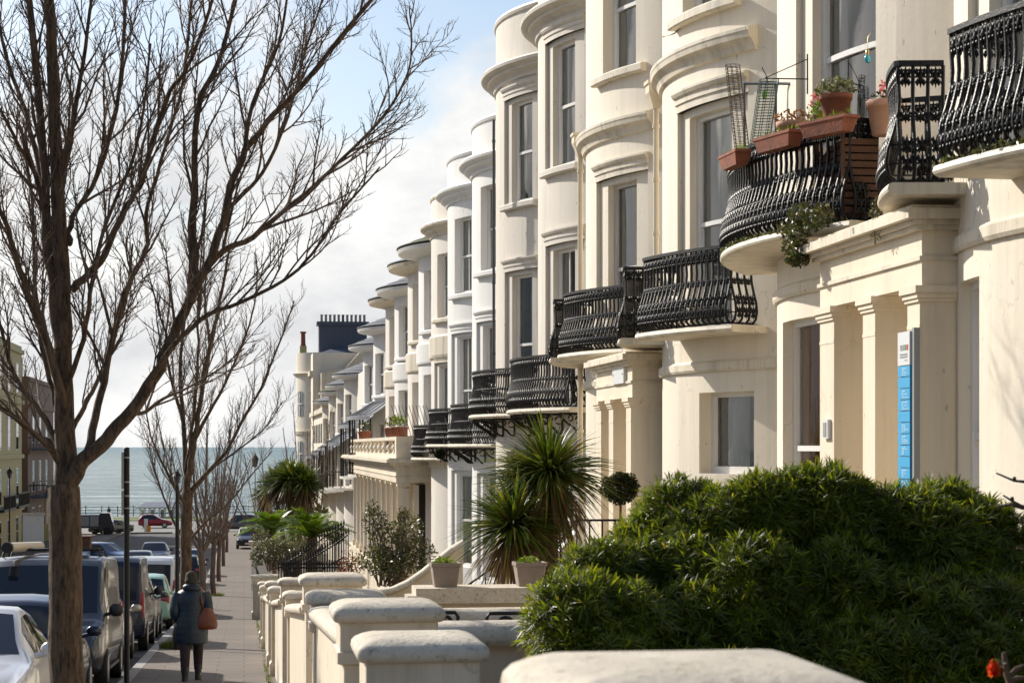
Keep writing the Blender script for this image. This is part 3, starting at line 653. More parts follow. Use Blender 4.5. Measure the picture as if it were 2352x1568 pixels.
# end block by the sea
eb = thing('seafront_house', 'tall cream corner house by the sea with a bowed front and parapet', 'house', (5.6, 200, g(200)))
h = House(); h.Xo, h.R, h.Yc, h.pm, h.S = 5.15, 4.6, 199, rad(62), 0
w_ = MB(); bow_wall(w_, h, -11, 9.2, []); w_.box(6.5, 15, 190, 212, -11, 8.9)
cv = [pol(h, h.R, p, 9.2) for p in frange(-h.pm, h.pm, 14)]; w_.add(cv, [tuple(range(len(cv)))]); w_.box(5.6, 6.5, 206.5, 212, -11, 7.8); w_.box(7.0, 9.5, 188, 190, -11, 2.9)
w_.build('wall', 'stucco_cream', eb); q = MB(); pg = [(7.2, 3.0), (14, 3.0), (14, 9.3), (11.2, 9.3), (9.4, 7.3), (7.2, 6.9)]; q.loft([[(x, 187.2, z) for x, z in pg], [(x, 189.9, z) for x, z in pg]], True, False); q.build('gable_wall', 'wall_beige', eb)
c = MB(); arc_profile(c, h, [(0, 6.9), (.2, 7.0), (.35, 7.2), (0, 7.3)], -h.pm, h.pm, 14); c.build('crown_cornice', 'stone_trim', eb); c = MB(); arc_profile(c, h, [(0, 1.2), (.15, 1.2), (.2, 1.5), (0, 1.5)], -h.pm, h.pm, 14); c.build('string_course', 'stone_trim', eb); c = MB()
arc_profile(c, h, [(0, -3.2), (.9, -3.2), (.9, -3.0), (0, -3.0)], -h.pm, h.pm, 14); c.build('balcony', 'stone_trim', eb); c = MB(); c.box(6.2, 6.5, 190, 206, 6.8, 7.2); c.build('cornice_moulding', 'stone_trim', eb)
for z0 in (3.0, -1.9, -6.4):
    for pp in (16, 44):
        c = MB(); arc_profile(c, h, [(.03, z0), (.03, z0 + 2.4)], rad(pp), rad(pp + 14), 4, False); wq = c.build('window', 'blind_blue', eb)
        f = MB(); arc_box(f, h, .03, .08, rad(pp + 6.4), rad(pp + 7.6), z0, z0 + 2.4); arc_box(f, h, .03, .08, rad(pp), rad(pp + 14), z0 + 1.15, z0 + 1.25); f.build('frame', 'paint_white', wq)
c = MB()
for p in frange(-rad(50), rad(50), 24): c.tube([pol(h, h.R + .8, p, -3), pol(h, h.R + .8, p, -2)], .03, 3)
arc_box(c, h, .76, .84, -rad(50), rad(50), -2.05, -1.95); c.build('railing', 'iron_grey', eb)
c = MB(); c.box(7.3, 12.0, 196, 198, 8.9, 12.2); c.box(7.1, 12.2, 195.8, 198.2, 11.9, 12.25)
c.add([(7.0, 192, 8.9), (14, 192, 8.9), (14, 208, 8.9), (7.0, 208, 8.9), (10, 198, 10.2), (11, 202, 10.2)], [(0,1,4),(1,2,5,4),(2,3,5),(3,0,4,5)]); ch = c.build('chimney', 'chimney_dark', eb)
for i in range(11):
    p = MB(); p.lathe((7.6 + i * .42, 197, 12.25), [(.15, 0), (.13, .2), (.12, .62), (.15, .66), (.15, .75), (.09, .75)], 10); p.build('chimney_pot', 'clay_pot' if i != 5 else 'chimney_dark', ch)
c = MB(); c.box(5.75, 6.45, 207, 208, 7.8, 10.4); c2 = c.build('chimney', 'yellow_render', eb); p = MB(); p.lathe((6.1, 207.5, 10.4), [(.3, 0), (.24, .3), (.22, 1.3), (.32, 1.35), (.32, 1.5)], 10); p.build('chimney_pot', 'clay_red', c2)

# balustraded portico on the street front of the middle houses
pt_ = thing('portico', 'cream colonnaded portico with a balustraded roof terrace', 'portico', (5.0, 75, g(75)))
X0, X1, YN, YF = 4.62, 6.3, 61.6, 90.0
b = MB(); c = MB(); fz = g(62) + 1.6
b.box(X0 + .06, X1, YN + .06, YF, -1.12, -.40)
for o, za, zb in ((.10, -.66, -.58), (.22, -.58, -.50), (.32, -.50, -.40), (.26, -.40, -.36), (.03, -.93, -.90)): c.box(X0 + .06 - o, X1, YN + .06 - o, YF + o, za, zb)
b.box(X0 + .05, X1 + .2, YN, YF, -7.6, -4.3); b.box(5.95, X1 + .3, YN + .05, YF, -4.3, -1.13)
b.box(X0 + .12, X0 + .22, YN + .1, YF, -.36, -.22); b.box(X0 + .12, X1, YN + .1, YN + .22, -.36, -.22)
b.box(X0 + .06, X0 + .60, YN + .04, YN + .58, -.355, .30)
c.box(X0 + .08, X0 + .26, YN + .1, YF, .20, .31); c.box(X0 + .2, X1, YN + .08, YN + .26, .20, .31)
b.build('entablature', 'wall_peach' if False else 'stucco_warm', pt_); c.build('cornice_moulding', 'stone_trim', pt_)
for i in range(12):
    q = MB(); q.lathe((X0 + .17, YN + 1.3 + i * 2.25, -.22), [(.15, 0), (.15, .04), (.09, .07), (.17, .16), (.16, .22), (.06, .34), (.10, .38), (.14, .40), (.14, .42)], 8); q.build('baluster', 'stucco_warm', pt_)
for i in range(5):
    q = MB(); q.lathe((X0 + .78 + i * .215, YN + .17, -.22), [(.06, 0), (.06, .04), (.035, .07), (.075, .16), (.07, .22), (.03, .33), (.05, .38), (.06, .42)], 8); q.build('baluster', 'stucco_warm', pt_)
for i in range(11):
    yy = YN + .35 + i * 2.55; q = MB()
    q.box(X0 + .10, X0 + .50, yy - .2, yy + .2, -4.3, -4.05); q.lathe((X0 + .30, yy, -4.05), [(.18, 0), (.17, .05), (.165, .9), (.14, 2.7), (.17, 2.72), (.17, 2.81)], 14); q.box(X0 + .10, X0 + .50, yy - .2, yy + .2, -1.24, -1.121); q.build('column', 'stucco_cream', pt_)
q = MB(); q.box(X0 + .12, X0 + .48, YN + .12, YN + .16, -4.3, -1.3)
for xx, wd in ((5.22, .18), (5.85, .05)): q.box(xx, xx + wd, YN + .2, YN + .26, -4.3, -1.2)
q.build('pilaster', 'stucco_warm', pt_)
q = MB(); q.box(5.42, 5.74, YN + 1.5, YN + 1.55, -4.2, -1.2); q.box(5.62, 5.66, YN + .8, YN + .85, -4.2, -1.2); q.build('door_opening', 'dark_interior', pt_)
b = MB(); b.box(X0 + .3, X1, YN + 1.56, YN + 1.8, -4.3, -1.13); b.build('back_wall', 'wall_peach', pt_)
# rainwater pipes
def downpipe(label, px, Y, py0, py1, m, hopper=True, rad_=.045):
    a = at(px, py0, Y); z1 = at(px, py1, Y).z; o = thing('downpipe', label, 'pipe', (a.x, a.y, z1)); q = MB()
    q.tube([(a.x, a.y, z1), (a.x, a.y, a.z)], rad_, 10)
    for zz in frange(z1 + .8, a.z - .5, 3): q.tube([(a.x, a.y, zz), (a.x, a.y, zz + .06)], rad_ * 1.3, 10)
    q.build('pipe', m, o)
    if hopper:
        q = MB(); q.loft([[(a.x + sx * w_, a.y + sy * w_, a.z + zz) for sx, sy in ((-1,-1),(1,-1),(1,1),(-1,1))] for w_, zz in ((.05, -.22), (.09, -.1), (.13, 0), (.13, .1), (.15, .12), (.15, .17))], True, False); q.build('hopper', m, o)
    return o
downpipe('peach downpipe with a mossy hopper between painted and unpainted houses', 1333, 33.6, 330, 1400, 'pipe_cream')
downpipe('cream downpipe with a moulded hopper beside the string cornice', 1507, 27.9, 215, 790, 'pipe_cream', True, .04)
downpipe('thin dark downpipe on the white house edge below the parapet', 1134, 42.9, 275, 900, 'iron_grey', False, .03)
# ------------------------------------------------------------------ front walls, gate pillars, garden walls
def rrect(cx, cy, hx, hy, r, z, k=3):
    out = []
    for sx, sy, a0 in ((1, -1, -90), (1, 1, 0), (-1, 1, 90), (-1, -1, 180)):
        for i in range(k + 1):
            a = rad(a0 + 90 * i / k); out.append((cx + sx * (hx - r) + r * cos(a), cy + sy * (hy - r) + r * sin(a), z))
    return out
def gate_pillar(cx, cy, top, label, hx=.275, hy=.275, wallm='stucco_warm', big=1.):
    gz = g(cy) - .1
    o = thing('gate_pillar', label, 'gate pillar', (cx, cy, gz + .1), 'gate pillars along the front wall')
    s = MB(); a, b_ = hx - .055, hy - .055; ct = top - .10
    s.loft([rrect(cx, cy, a + .03, b_ + .03, .01, gz), rrect(cx, cy, a + .03, b_ + .03, .01, gz + .3), rrect(cx, cy, a, b_, .01, gz + .34), rrect(cx, cy, a, b_, .01, ct - .22), rrect(cx, cy, a + .034, b_ + .034, .01, ct - .205), rrect(cx, cy, a + .034, b_ + .034, .01, ct - .15), rrect(cx, cy, a + .02, b_ + .02, .01, ct - .145), rrect(cx, cy, a + .02, b_ + .02, .01, ct)], True, False)
    s.build('shaft', wallm, o)
    c = MB(); prof = [(-.05, ct - .010), (-.012, ct), (0, ct + .012), (.004, ct + .03), (0, ct + .052), (-.014, ct + .068), (-.045, ct + .083), (-.075, ct + .092), (-.16, ct + .0985), (-.24, ct + .10)]
    rg = [rrect(cx, cy, hx + q, hy + q, max(.010, .032 + q * .06), z, 4) for q, z in prof]
    c.loft(rg, True, True); c.build('cap', 'coping', o); return o
PIL = [(.755, 3.35, -.365, 'huge lichen spotted pillar cap cropped by the bottom edge', .285, .3), (.745, 8.55, -.80, 'weathered gate pillar with the lower square cap next to the clipped bush', .275, .275),
       (.72, 10.15, -.775, 'gate pillar with a stained flat cap, taller one of the pair before the black hoops', .28, .25), (.79, 15.6, -1.115, 'broad gate pillar whose cap overlaps a grey lid', .31, .25),
       (.74, 16.9, -1.065, 'tallest cream gate pillar in front of the speckled shrub', .28, .25), (.66, 24.0, -1.72, 'narrow looking gate pillar below the reddish hedge', .2, .22),
       (.66, 26.1, -1.70, 'gate pillar with a yellowish cap behind the narrow one', .22, .22), (.58, 32.0, -2.22, 'small cream pillar midway along the receding wall', .2, .22), (.56, 34.5, -2.30, 'small cream pillar with mossy foot midway along the receding wall', .2, .22),
       (.52, 41.0, -2.82, 'tiny cream pillar before the spiked iron railing', .2, .22), (.50, 44.0, -2.95, 'tiny cream pillar with brown cap before the spiked iron railing', .2, .22), (.62, 58.5, -3.72, 'low broad pillar with a pinkish panel ending the white wall', .42, .25)]
for p in PIL: gate_pillar(p[0], p[1], p[2], p[3], p[4], p[5], 'pier_stucco')
def low_wall(name, label, pts, th, hgt, wallm='wall_beige', cap='coping', capw=.06, capt=.10, group=None, loc=None, piers=0):
    """wall along points (x,y,top): body and rounded coping"""
    o = thing(name, label, 'wall', (pts[0][0], pts[0][1], pts[0][2] - hgt), group); b = MB(); c = MB()
    P = [Vector(p) for p in pts]; L = []
    for i, p in enumerate(P):
        t_ = (P[min(i+1, len(P)-1)] - P[max(i-1, 0)]); n = Vector((-t_.y, t_.x, 0)).normalized(); L.append(n)
    b.loft([[p - n * th / 2 - Vector((0, 0, hgt)), p + n * th / 2 - Vector((0, 0, hgt)), p + n * th / 2 - Vector((0, 0, capt)), p - n * th / 2 - Vector((0, 0, capt))] for p, n in zip(P, L)], True, False)
    hw = th / 2 + capw
    c.loft([[p + n * a + Vector((0, 0, z)) for a, z in ((-hw, -capt), (hw, -capt), (hw + .01, -capt * .5), (hw - .02, -capt * .15), (hw * .5, 0), (-hw * .5, 0), (-hw + .02, -capt * .15), (-hw - .01, -capt * .5))] for p, n in zip(P, L)], True, True)
    b.build('wall_body', wallm, o); c.build('coping', cap, o); return o
GW = 'low street walls between the pillars'
low_wall('front_wall', 'low rendered street wall between the two nearest weathered pillar pairs', [(.68, 10.4, -.95), (.68, 12.8, -1.08), (.68, 15.36, -1.22)], .26, 1.6, 'stucco_warm', group=GW)
low_wall('front_wall', 'low street wall running on from the tallest cream pillar', [(.66, 17.2, -1.34), (.66, 23.75, -1.86)], .24, 1.6, 'stucco_warm', group=GW)
low_wall('front_wall', 'white street wall stretch beyond the pillar with the yellowish cap', [(.62, 26.35, -1.98), (.60, 31.75, -2.42)], .22, 1.6, 'stucco_cream', group=GW)
low_wall('front_wall', 'white street wall stretch with mossy foot halfway down', [(.58, 34.75, -2.62), (.54, 40.75, -3.0)], .22, 1.6, 'stucco_cream', group=GW)
low_wall('front_wall', 'farthest white street wall stretch, by the pinkish panel pillar', [(.52, 44.3, -3.2), (.62, 58.2, -3.9)], .22, 1.6, 'stucco_cream', group=GW)
low_wall('garden_wall', 'beige rendered garden wall beside the big bush with a stained rounded coping', [(.9, 12.45, -1.10), (4.6, 12.45, -1.10)], .22, 1.4, 'wall_beige', capw=.07, capt=.14)
low_wall('garden_wall', 'garden wall behind the black hoops with a pale coping', [(1.0, 15.9, -1.30), (5.0, 15.9, -1.30)], .22, 1.4, 'wall_beige', capw=.05, capt=.12)
b = MB(); o = thing('planter_wall', 'algae streaked beige wall carrying two taupe planters', 'wall', (3.0, 22.4, g(22.4)))
b.box(2.0, 6.2, 22.2, 22.6, g(22.4) - .5, -1.75); b.build('wall_body', 'wall_beige', o); c = MB(); c.box(1.9, 6.3, 22.1, 22.7, -1.75, -1.58); c.build('coping', 'coping', o)
c = MB(); c.box(1.80, 2.12, 22.05, 22.45, -2.0, -1.66); c.build('end_block', 'coping', o)
def sloped(name, label, cat, pts, th, hgt, m, capm):
    return low_wall(name, label, pts, th, hgt, m, capm, .05, .12)
sw = [at(x, y, 30.0) for x, y in ((828, 1354), (862, 1353), (900, 1347), (935, 1331), (968, 1308), (1000, 1282), (1030, 1258), (1062, 1238))]
o = low_wall('stair_wall', 'curved cream stair side wall sweeping up behind the shrub', [tuple(p) for p in sw], .16, 1.1, 'stucco_warm', 'coping')
sw = [at(x, y, 27.0) for x, y in ((1195, 1350), (1225, 1332), (1250, 1305), (1280, 1262), (1320, 1215))]
low_wall('stair_wall', 'steep white coped stair wall seen through the spiky leaves', [tuple(p) for p in sw], .14, 1.4, 'stucco_warm', 'trim_white')
b = MB(); 
for i in range(7): b.box(3.1 + i * .32, 6.4, 27.2, 29.9, -4.2, -3.2 + i * .17)
o = thing('entrance_steps', 'stone steps climbing to the far double porch', 'steps', (4.5, 28.5, g(28.5))); b.build('treads', 'paving', o)
b = MB()
for i in range(6): b.box(3.6 + i * .3, 6.2, 15.5, 18.0, -3.2, -2.6 + i * .17)
o = thing('entrance_steps', 'stone steps hidden behind the big bush', 'steps', (4.6, 16.7, g(16.7))); b.build('treads', 'paving', o)
# black cycle hoops and hand rails
def hoop(px0, px1, py0, py1, Y, label):
    a, b2 = at(px0, py0, Y), at(px1, py0, Y); zb = at(px0, py1, Y).z - .6; w2 = b2.x - a.x
    o = thing('hoop_rail', label, 'rail', (a.x, Y, zb), 'black hoop rails behind the garden wall'); q = MB()
    q.tube([(a.x, Y, zb), (a.x, Y, a.z - .03), (a.x + .02, Y, a.z), (b2.x - .02, Y, a.z), (b2.x, Y, a.z - .03), (b2.x, Y, zb)], .013, 6); q.build('frame', 'iron_black', o)
    q = MB(); mx_ = (a.x + b2.x) / 2; q.tube([(mx_ + w2 * .30 * cos(t_), Y + .02, a.z - .14 + .11 * sin(t_)) for t_ in frange(pi, 0, 10)], .013, 6); q.build('arch', 'iron_black', o)
hoop(1002, 1052, 1406, 1432, 13.6, 'black hoop rail partly hidden by the stained pillar cap'); hoop(1118, 1206, 1408, 1432, 13.6, 'black hoop rail standing clear between pillar and bush')
def hand_rail(name, label, pts, posts, r=.018, n=6, base=.9):
    o = thing(name, label, 'railing', tuple(pts[0] - Vector((0, 0, base)))); q = MB(); q.tube(pts, r, 6); q.build('top_rail', 'iron_black', o); q = MB()
    P = [Vector(p) for p in pts]; tot = sum((b_ - a).length for a, b_ in zip(P, P[1:]))
    for i in range(posts + 1):
        s_ = tot * i / posts; 
        for a, b_ in zip(P, P[1:]):
            l = (b_ - a).length
            if s_ <= l + 1e-6: p = a + (b_ - a) * (s_ / l); break
            s_ -= l
        q.tube([p, p - Vector((0, 0, base))], r * .7, 5)
    q.build('baluster_grille', 'iron_black', o); return o
hand_rail('hand_rail', 'thin black hand rail level above the bush top', [at(1268, 1262, 26.5), at(1324, 1194, 26.5), at(1420, 1194, 26.5), at(1500, 1194, 26.5)], 9, .016, base=1.0)
hand_rail('hand_rail', 'thin black stair rail rising between the planters', [at(1050, 1360, 26), at(1110, 1318, 26), at(1180, 1270, 26)], 4, .014, base=.9)
# spiked railings in the gardens further down
def spear_rail(label, pts, n, hgt=1.1):
    o = thing('spiked_railing', label, 'railing', tuple(Vector(pts[0]) - Vector((0, 0, hgt)))); q = MB(); P = [Vector(p) for p in pts]
    for k in (0.0, .85): q.tube([p - Vector((0, 0, .12 + k * (hgt - .2))) for p in P], .018, 4)
    q.build('rail', 'iron_black', o); q = MB(); tot = sum((b_ - a).length for a, b_ in zip(P, P[1:]))
    for i in range(n + 1):
        s_ = tot * i / n
        for a, b_ in zip(P, P[1:]):
            l = (b_ - a).length
            if s_ <= l + 1e-6: p = a + (b_ - a) * (s_ / l); break
            s_ -= l
        q.tube([p - Vector((0, 0, hgt)), p - Vector((0, 0, .08)), p - Vector((0, 0, .05)), p + Vector((0, 0, .06))], [.011, .011, .028, .002], 4, False)
    q.build('spear_grille', 'iron_black', o)
spear_rail('lower spiked iron railing climbing the garden steps', [at(655, 1296, 46), at(700, 1280, 46), at(760, 1243, 46), at(800, 1215, 46)], 26)
spear_rail('upper spiked iron railing climbing the garden steps', [at(640, 1290, 49), at(690, 1262, 49), at(750, 1218, 49), at(790, 1196, 49)], 24)
spear_rail('black street railing on the pavement edge beyond the white wall', [(.52, 60, -4.0), (.50, 82, -4.95)], 90)
spear_rail('spiked railing in front of the reddish hedge', [at(640, 1290, 44), at(780, 1290, 44)], 24, .7)
b = MB(); o = thing('garden_pier', 'white capped pier where the street railing ends', 'pier', (.62, 84, g(84))); b.box(.3, .95, 83.7, 84.3, g(84), -4.1); b.build('shaft', 'stucco_white', o); b = MB(); b.box(.2, 1.05, 83.6, 84.4, -4.1, -3.95); b.build('cap', 'coping', o)
# ------------------------------------------------------------------ planters, pots, plants
rng = random.Random(11)
def blades(mb, c, n, L, wd, lo=-.4, hi=1., droop=.35, rr=None, segs=3, up=Vector((0, 0, 1)), spread=1.):
    rr = rr or rng; c = Vector(c)
    for _ in range(n):
        az = rr.uniform(0, 2*pi); zz = rr.uniform(lo, hi); h_ = sqrt(max(0, 1 - zz * zz)) * spread
        d = Vector((h_ * cos(az), h_ * sin(az), zz)).normalized(); l = L * rr.uniform(.7, 1.08); side = d.cross(Vector((0, 0, 1)))
        if side.length < .05: side = Vector((1, 0, 0))
        side = (side.normalized() + d.cross(side.normalized()) * rr.uniform(-.6, .6)).normalized(); dr = droop * l * rr.uniform(.4, 1.3)
        rows = []
        for i in range(segs + 1):
            t_ = i / segs; p = c + d * (l * t_) + Vector((0, 0, -dr * t_ ** 2.6)); w_ = wd * (.55 + .9 * t_ if t_ < .5 else (1 - t_) * 2) * .5 + .0008
            rows += [p - side * w_, p + side * w_]
        mb.add(rows, [(2*i, 2*i+1, 2*i+3, 2*i+2) for i in range(segs)], True)
def leaf_quads(mb, c, r, n, size, rr=None, flat=.0, shell=.45, aspect=2.2, lean=.6):
    """n leaf shaped faces spread through an ellipsoid"""
    rr = rr or rng; c = Vector(c)
    for _ in range(n):
        while True:
            d = Vector((rr.uniform(-1, 1), rr.uniform(-1, 1), rr.uniform(-1, 1)))
            if shell < d.length < 1: break
        p = c + Vector((d.x * r[0], d.y * r[1], d.z * r[2])); a = (d.normalized() * lean + Vector((rr.uniform(-1, 1), rr.uniform(-1, 1), rr.uniform(-.6, 1)))).normalized()
        s_ = a.cross(Vector((rr.uniform(-1, 1), rr.uniform(-1, 1), rr.uniform(-1, 1)))).normalized(); l = size * rr.uniform(.6, 1.3); w_ = l / aspect
        nn = a.cross(s_) * l * .12
        mb.add([p - a * l * .5, p - s_ * w_ * .5 + nn, p + a * l * .5, p + s_ * w_ * .5 + nn], [(0, 1, 2, 3)], True)
def planter(px0, px1, pyt, pyb, Y, label, m='planter_taupe'):
    a, b_ = at(px0, pyt, Y), at(px1, pyt, Y); zb = at(px0, pyb, Y).z; cx = (a.x + b_.x) / 2; hw = (b_.x - a.x) / 2; h_ = a.z - zb
    o = thing('planter', label, 'planter', (cx, Y, zb), 'taupe planters on the beige wall'); q = MB()
    q.loft([rrect(cx, Y, hw * .74, hw * .74, .02, zb), rrect(cx, Y, hw * .93, hw * .93, .02, zb + h_ * .84), rrect(cx, Y, hw, hw, .02, zb + h_ * .86), rrect(cx, Y, hw, hw, .02, zb + h_), rrect(cx, Y, hw * .9, hw * .9, .02, zb + h_), rrect(cx, Y, hw * .88, hw * .88, .02, zb + h_ * .93)], True, False)
    q.build('pot', m, o); q = MB(); blades(q, (cx - .05, Y, zb + h_ * .9), 70, .16, .012, .1, 1, .6, spread=1.4); leaf_quads(q, (cx, Y, zb + h_), (hw * .8, hw * .8, .07), 130, .05); q.build('plants', 'leaf_light', o)
    q = MB(); q.box(cx - hw * .85, cx + hw * .85, Y - hw * .85, Y + hw * .85, zb + h_ * .85, zb + h_ * .92); q.build('soil', 'soil', o); return o
planter(988, 1056, 1291, 1349, 22.4, 'taupe square planter with sprouting grass, between shrub and spiky palm'); planter(1180, 1252, 1290, 1349, 22.4, 'taupe square planter of straggly greenery partly behind the bush')
def cordyline(label, heads, Y, base, L, n, name='cabbage_palm', wd=.034, lean=0):
    o = thing(name, label, 'palm', tuple(base)); tr_ = MB(); lf = MB(); br = MB()
    for hx, hy, sc, dy in heads:
        p = at(hx, hy, Y + dy)
        b0 = Vector(base); mid = b0.lerp(p, .55) + Vector((rng.uniform(-.1, .1), 0, .1))
        tr_.tube([b0, mid, p], [.085, .07, .06], 8)
        blades(lf, p, int(n * sc), L * sc, wd, -.35, 1., .30); blades(br, p - Vector((0, 0, .1)), int(n * .42 * sc), L * sc * .9, wd * .9, -.98, -.25, .45)
    tr_.build('trunk', 'bark', o); lf.build('crown', 'leaf_cordyline', o); br.build('dead_leaves', 'leaf_brown', o); return o
cordyline('large spiky cabbage palm with drooping brown skirts behind the planters', [(1262, 1085, 1., 0), (1178, 1208, .9, -.4), (1222, 1120, .8, .5)], 24.2, (4.05, 24.4, g(24) - .2), .98, 560)
cordyline('distant round headed cabbage palm above the lower gardens', [(668, 1100, 1., 0), (630, 1112, .8, .5), (702, 1112, .8, -.5), (655, 1088, .7, .8), (690, 1090, .7, .2), (608, 1136, .6, 2)], 62, (1.65, 62, g(62)), 1.0, 400, wd=.05)
# topiary ball
def topiary(label, px, py, rpx, Y, base_py):
    c = at(px, py, Y); r_ = rpx * scale_at(px, Y); zb = at(px, base_py, Y).z; o = thing('topiary_tree', label, 'topiary', (c.x, c.y, zb)); q = MB(); q.tube([(c.x, c.y, zb), (c.x + .01, c.y, c.z)], .018, 6); q.build('trunk', 'bark', o)
    q = MB(); leaf_quads(q, c, (r_ * .92, r_ * .92, r_ * .9), 2000, .05, shell=.5)
    for _ in range(9): d_ = Vector((rng.gauss(0, 1), rng.gauss(0, 1), rng.gauss(0, 1))).normalized(); leaf_quads(q, c + d_ * r_ * .72, (r_ * .42,) * 3, 150, .05, shell=.2); q.build('crown', 'leaf_dark', o)
topiary('clipped ball tree on a thin stem beside the porch', 1424, 1122, 42, 26.2, 1290)
topiary('small round clipped bush hanging under the black balconies', 1012, 1040, 13, 52, 1062)
def shrub(name, label, cat, lumps, Y, m, size, dens, base_py, stems=6, aspect=2.2, stem_m='bark_fine'):
    cs = [(at(x, y, Y + dy), r_ * scale_at(x, Y), ry * scale_at(x, Y)) for x, y, r_, ry, dy in lumps]; bx = sum(c.x for c, _, _ in cs) / len(cs); zb = at(lumps[0][0], base_py, Y).z
    o = thing(name, label, cat, (bx, Y, zb)); q = MB()
    for c, r_, rz in cs: leaf_quads(q, c, (r_, r_ * .8, rz), int(dens * r_ * rz * 100), size, shell=.25, aspect=aspect)
    q.build('foliage', m, o); q = MB()
    for c, r_, rz in cs:
        for _ in range(stems):
            e = c + Vector((rng.uniform(-.6, .6) * r_, rng.uniform(-.4, .4) * r_, rng.uniform(.1, .95) * rz)); s_ = Vector((bx + rng.uniform(-.25, .25), Y + rng.uniform(-.2, .2), zb)); q.tube([s_, s_.lerp(e, .5) + Vector((rng.uniform(-.1, .1), 0, .12)), e], [.014, .010, .004], 4, False)
    q.build('stems', stem_m, o); return o
shrub('shrub', 'loose speckled shrub with silvery leaves in front of the portico', 'shrub', [(905, 1255, 62, 62, 0), (862, 1200, 34, 36, .2), (935, 1215, 40, 46, .3), (960, 1275, 45, 45, -.2), (865, 1285, 50, 38, -.1), (905, 1300, 65, 30, -.3), (855, 1168, 16, 22, .1), (925, 1180, 14, 20, .2)], 33, 'leaf_shrub', .065, 52, 1345)
shrub('hedge', 'low rusty red hedge beside the speckled shrub', 'hedge', [(798, 1290, 22, 32, 0), (820, 1298, 20, 28, .2), (785, 1305, 15, 18, -.2)], 34.5, 'leaf_red', .05, 40, 1330, 2)
shrub('shrub', 'dark glossy shrub at the foot of the spiked railing', 'shrub', [(625, 1265, 30, 35, 0), (600, 1240, 25, 34, 1), (660, 1262, 26, 26, .5), (700, 1262, 35, 30, 1), (590, 1280, 16, 25, 0)], 52, 'leaf_shrub', .09, 34, 1310)
shrub('shrub', 'brown tinged evergreen clump under the distant palm heads', 'shrub', [(690, 1165, 32, 34, 0), (735, 1190, 25, 36, 1), (650, 1190, 25, 22, .5), (770, 1225, 22, 28, 2)], 66, 'leaf_shrub', .12, 34, 1290)
def feather_palm(label, px, py, Y, L, n, base_py):
    c = at(px, py, Y); zb = at(px, base_py, Y).z; o = thing('feather_palm', label, 'palm', (c.x, c.y, zb)); q = MB(); q.tube([(c.x, c.y, zb), c], [.16, .13], 8); q.build('trunk', 'bark', o); q = MB(); st_ = MB()
    for i in range(n):
        az = 2 * pi * i / n + rng.uniform(-.2, .2); el_ = rng.uniform(.25, 1.25); d = Vector((cos(az) * cos(el_), sin(az) * cos(el_), sin(el_))); l = L * rng.uniform(.8, 1.1); s_ = d.cross(Vector((0, 0, 1))).normalized(); P = []
        for k in range(13):
            t_ = k / 12; p = c + d * l * t_ + Vector((0, 0, -.42 * l * t_ ** 2.2)); P.append(p)
        st_.tube(P, [.018 * (1 - .8 * k / 12) for k in range(13)], 4, False)
        for k in range(1, 13):
            t_ = k / 12; ll = .32 * l * sin(pi * (.12 + .8 * t_))
            tg = (P[k] - P[k-1]).normalized()
            for sgn in (-1, 1):
                for f_ in (0, .5):
                    p = P[k] - tg * f_ * l / 12; e = p + (s_ * sgn + tg * .75 + Vector((0, 0, .15))).normalized() * ll; m_ = (p + e) / 2 + Vector((0, 0, .02))
                    q.add([p, m_ + tg * .022, e, m_ - tg * .022], [(0, 1, 2, 3)], True)
    st_.build('frond_stems', 'leaf_palm', o); q.build('crown', 'leaf_palm', o)
feather_palm('bright green feather palm arching over the spiked railing', 715, 1235, 50, 1.25, 34, 1320)
feather_palm('darker feather palm beside the pavement railing', 625, 1225, 56, 1.2, 32, 1300)
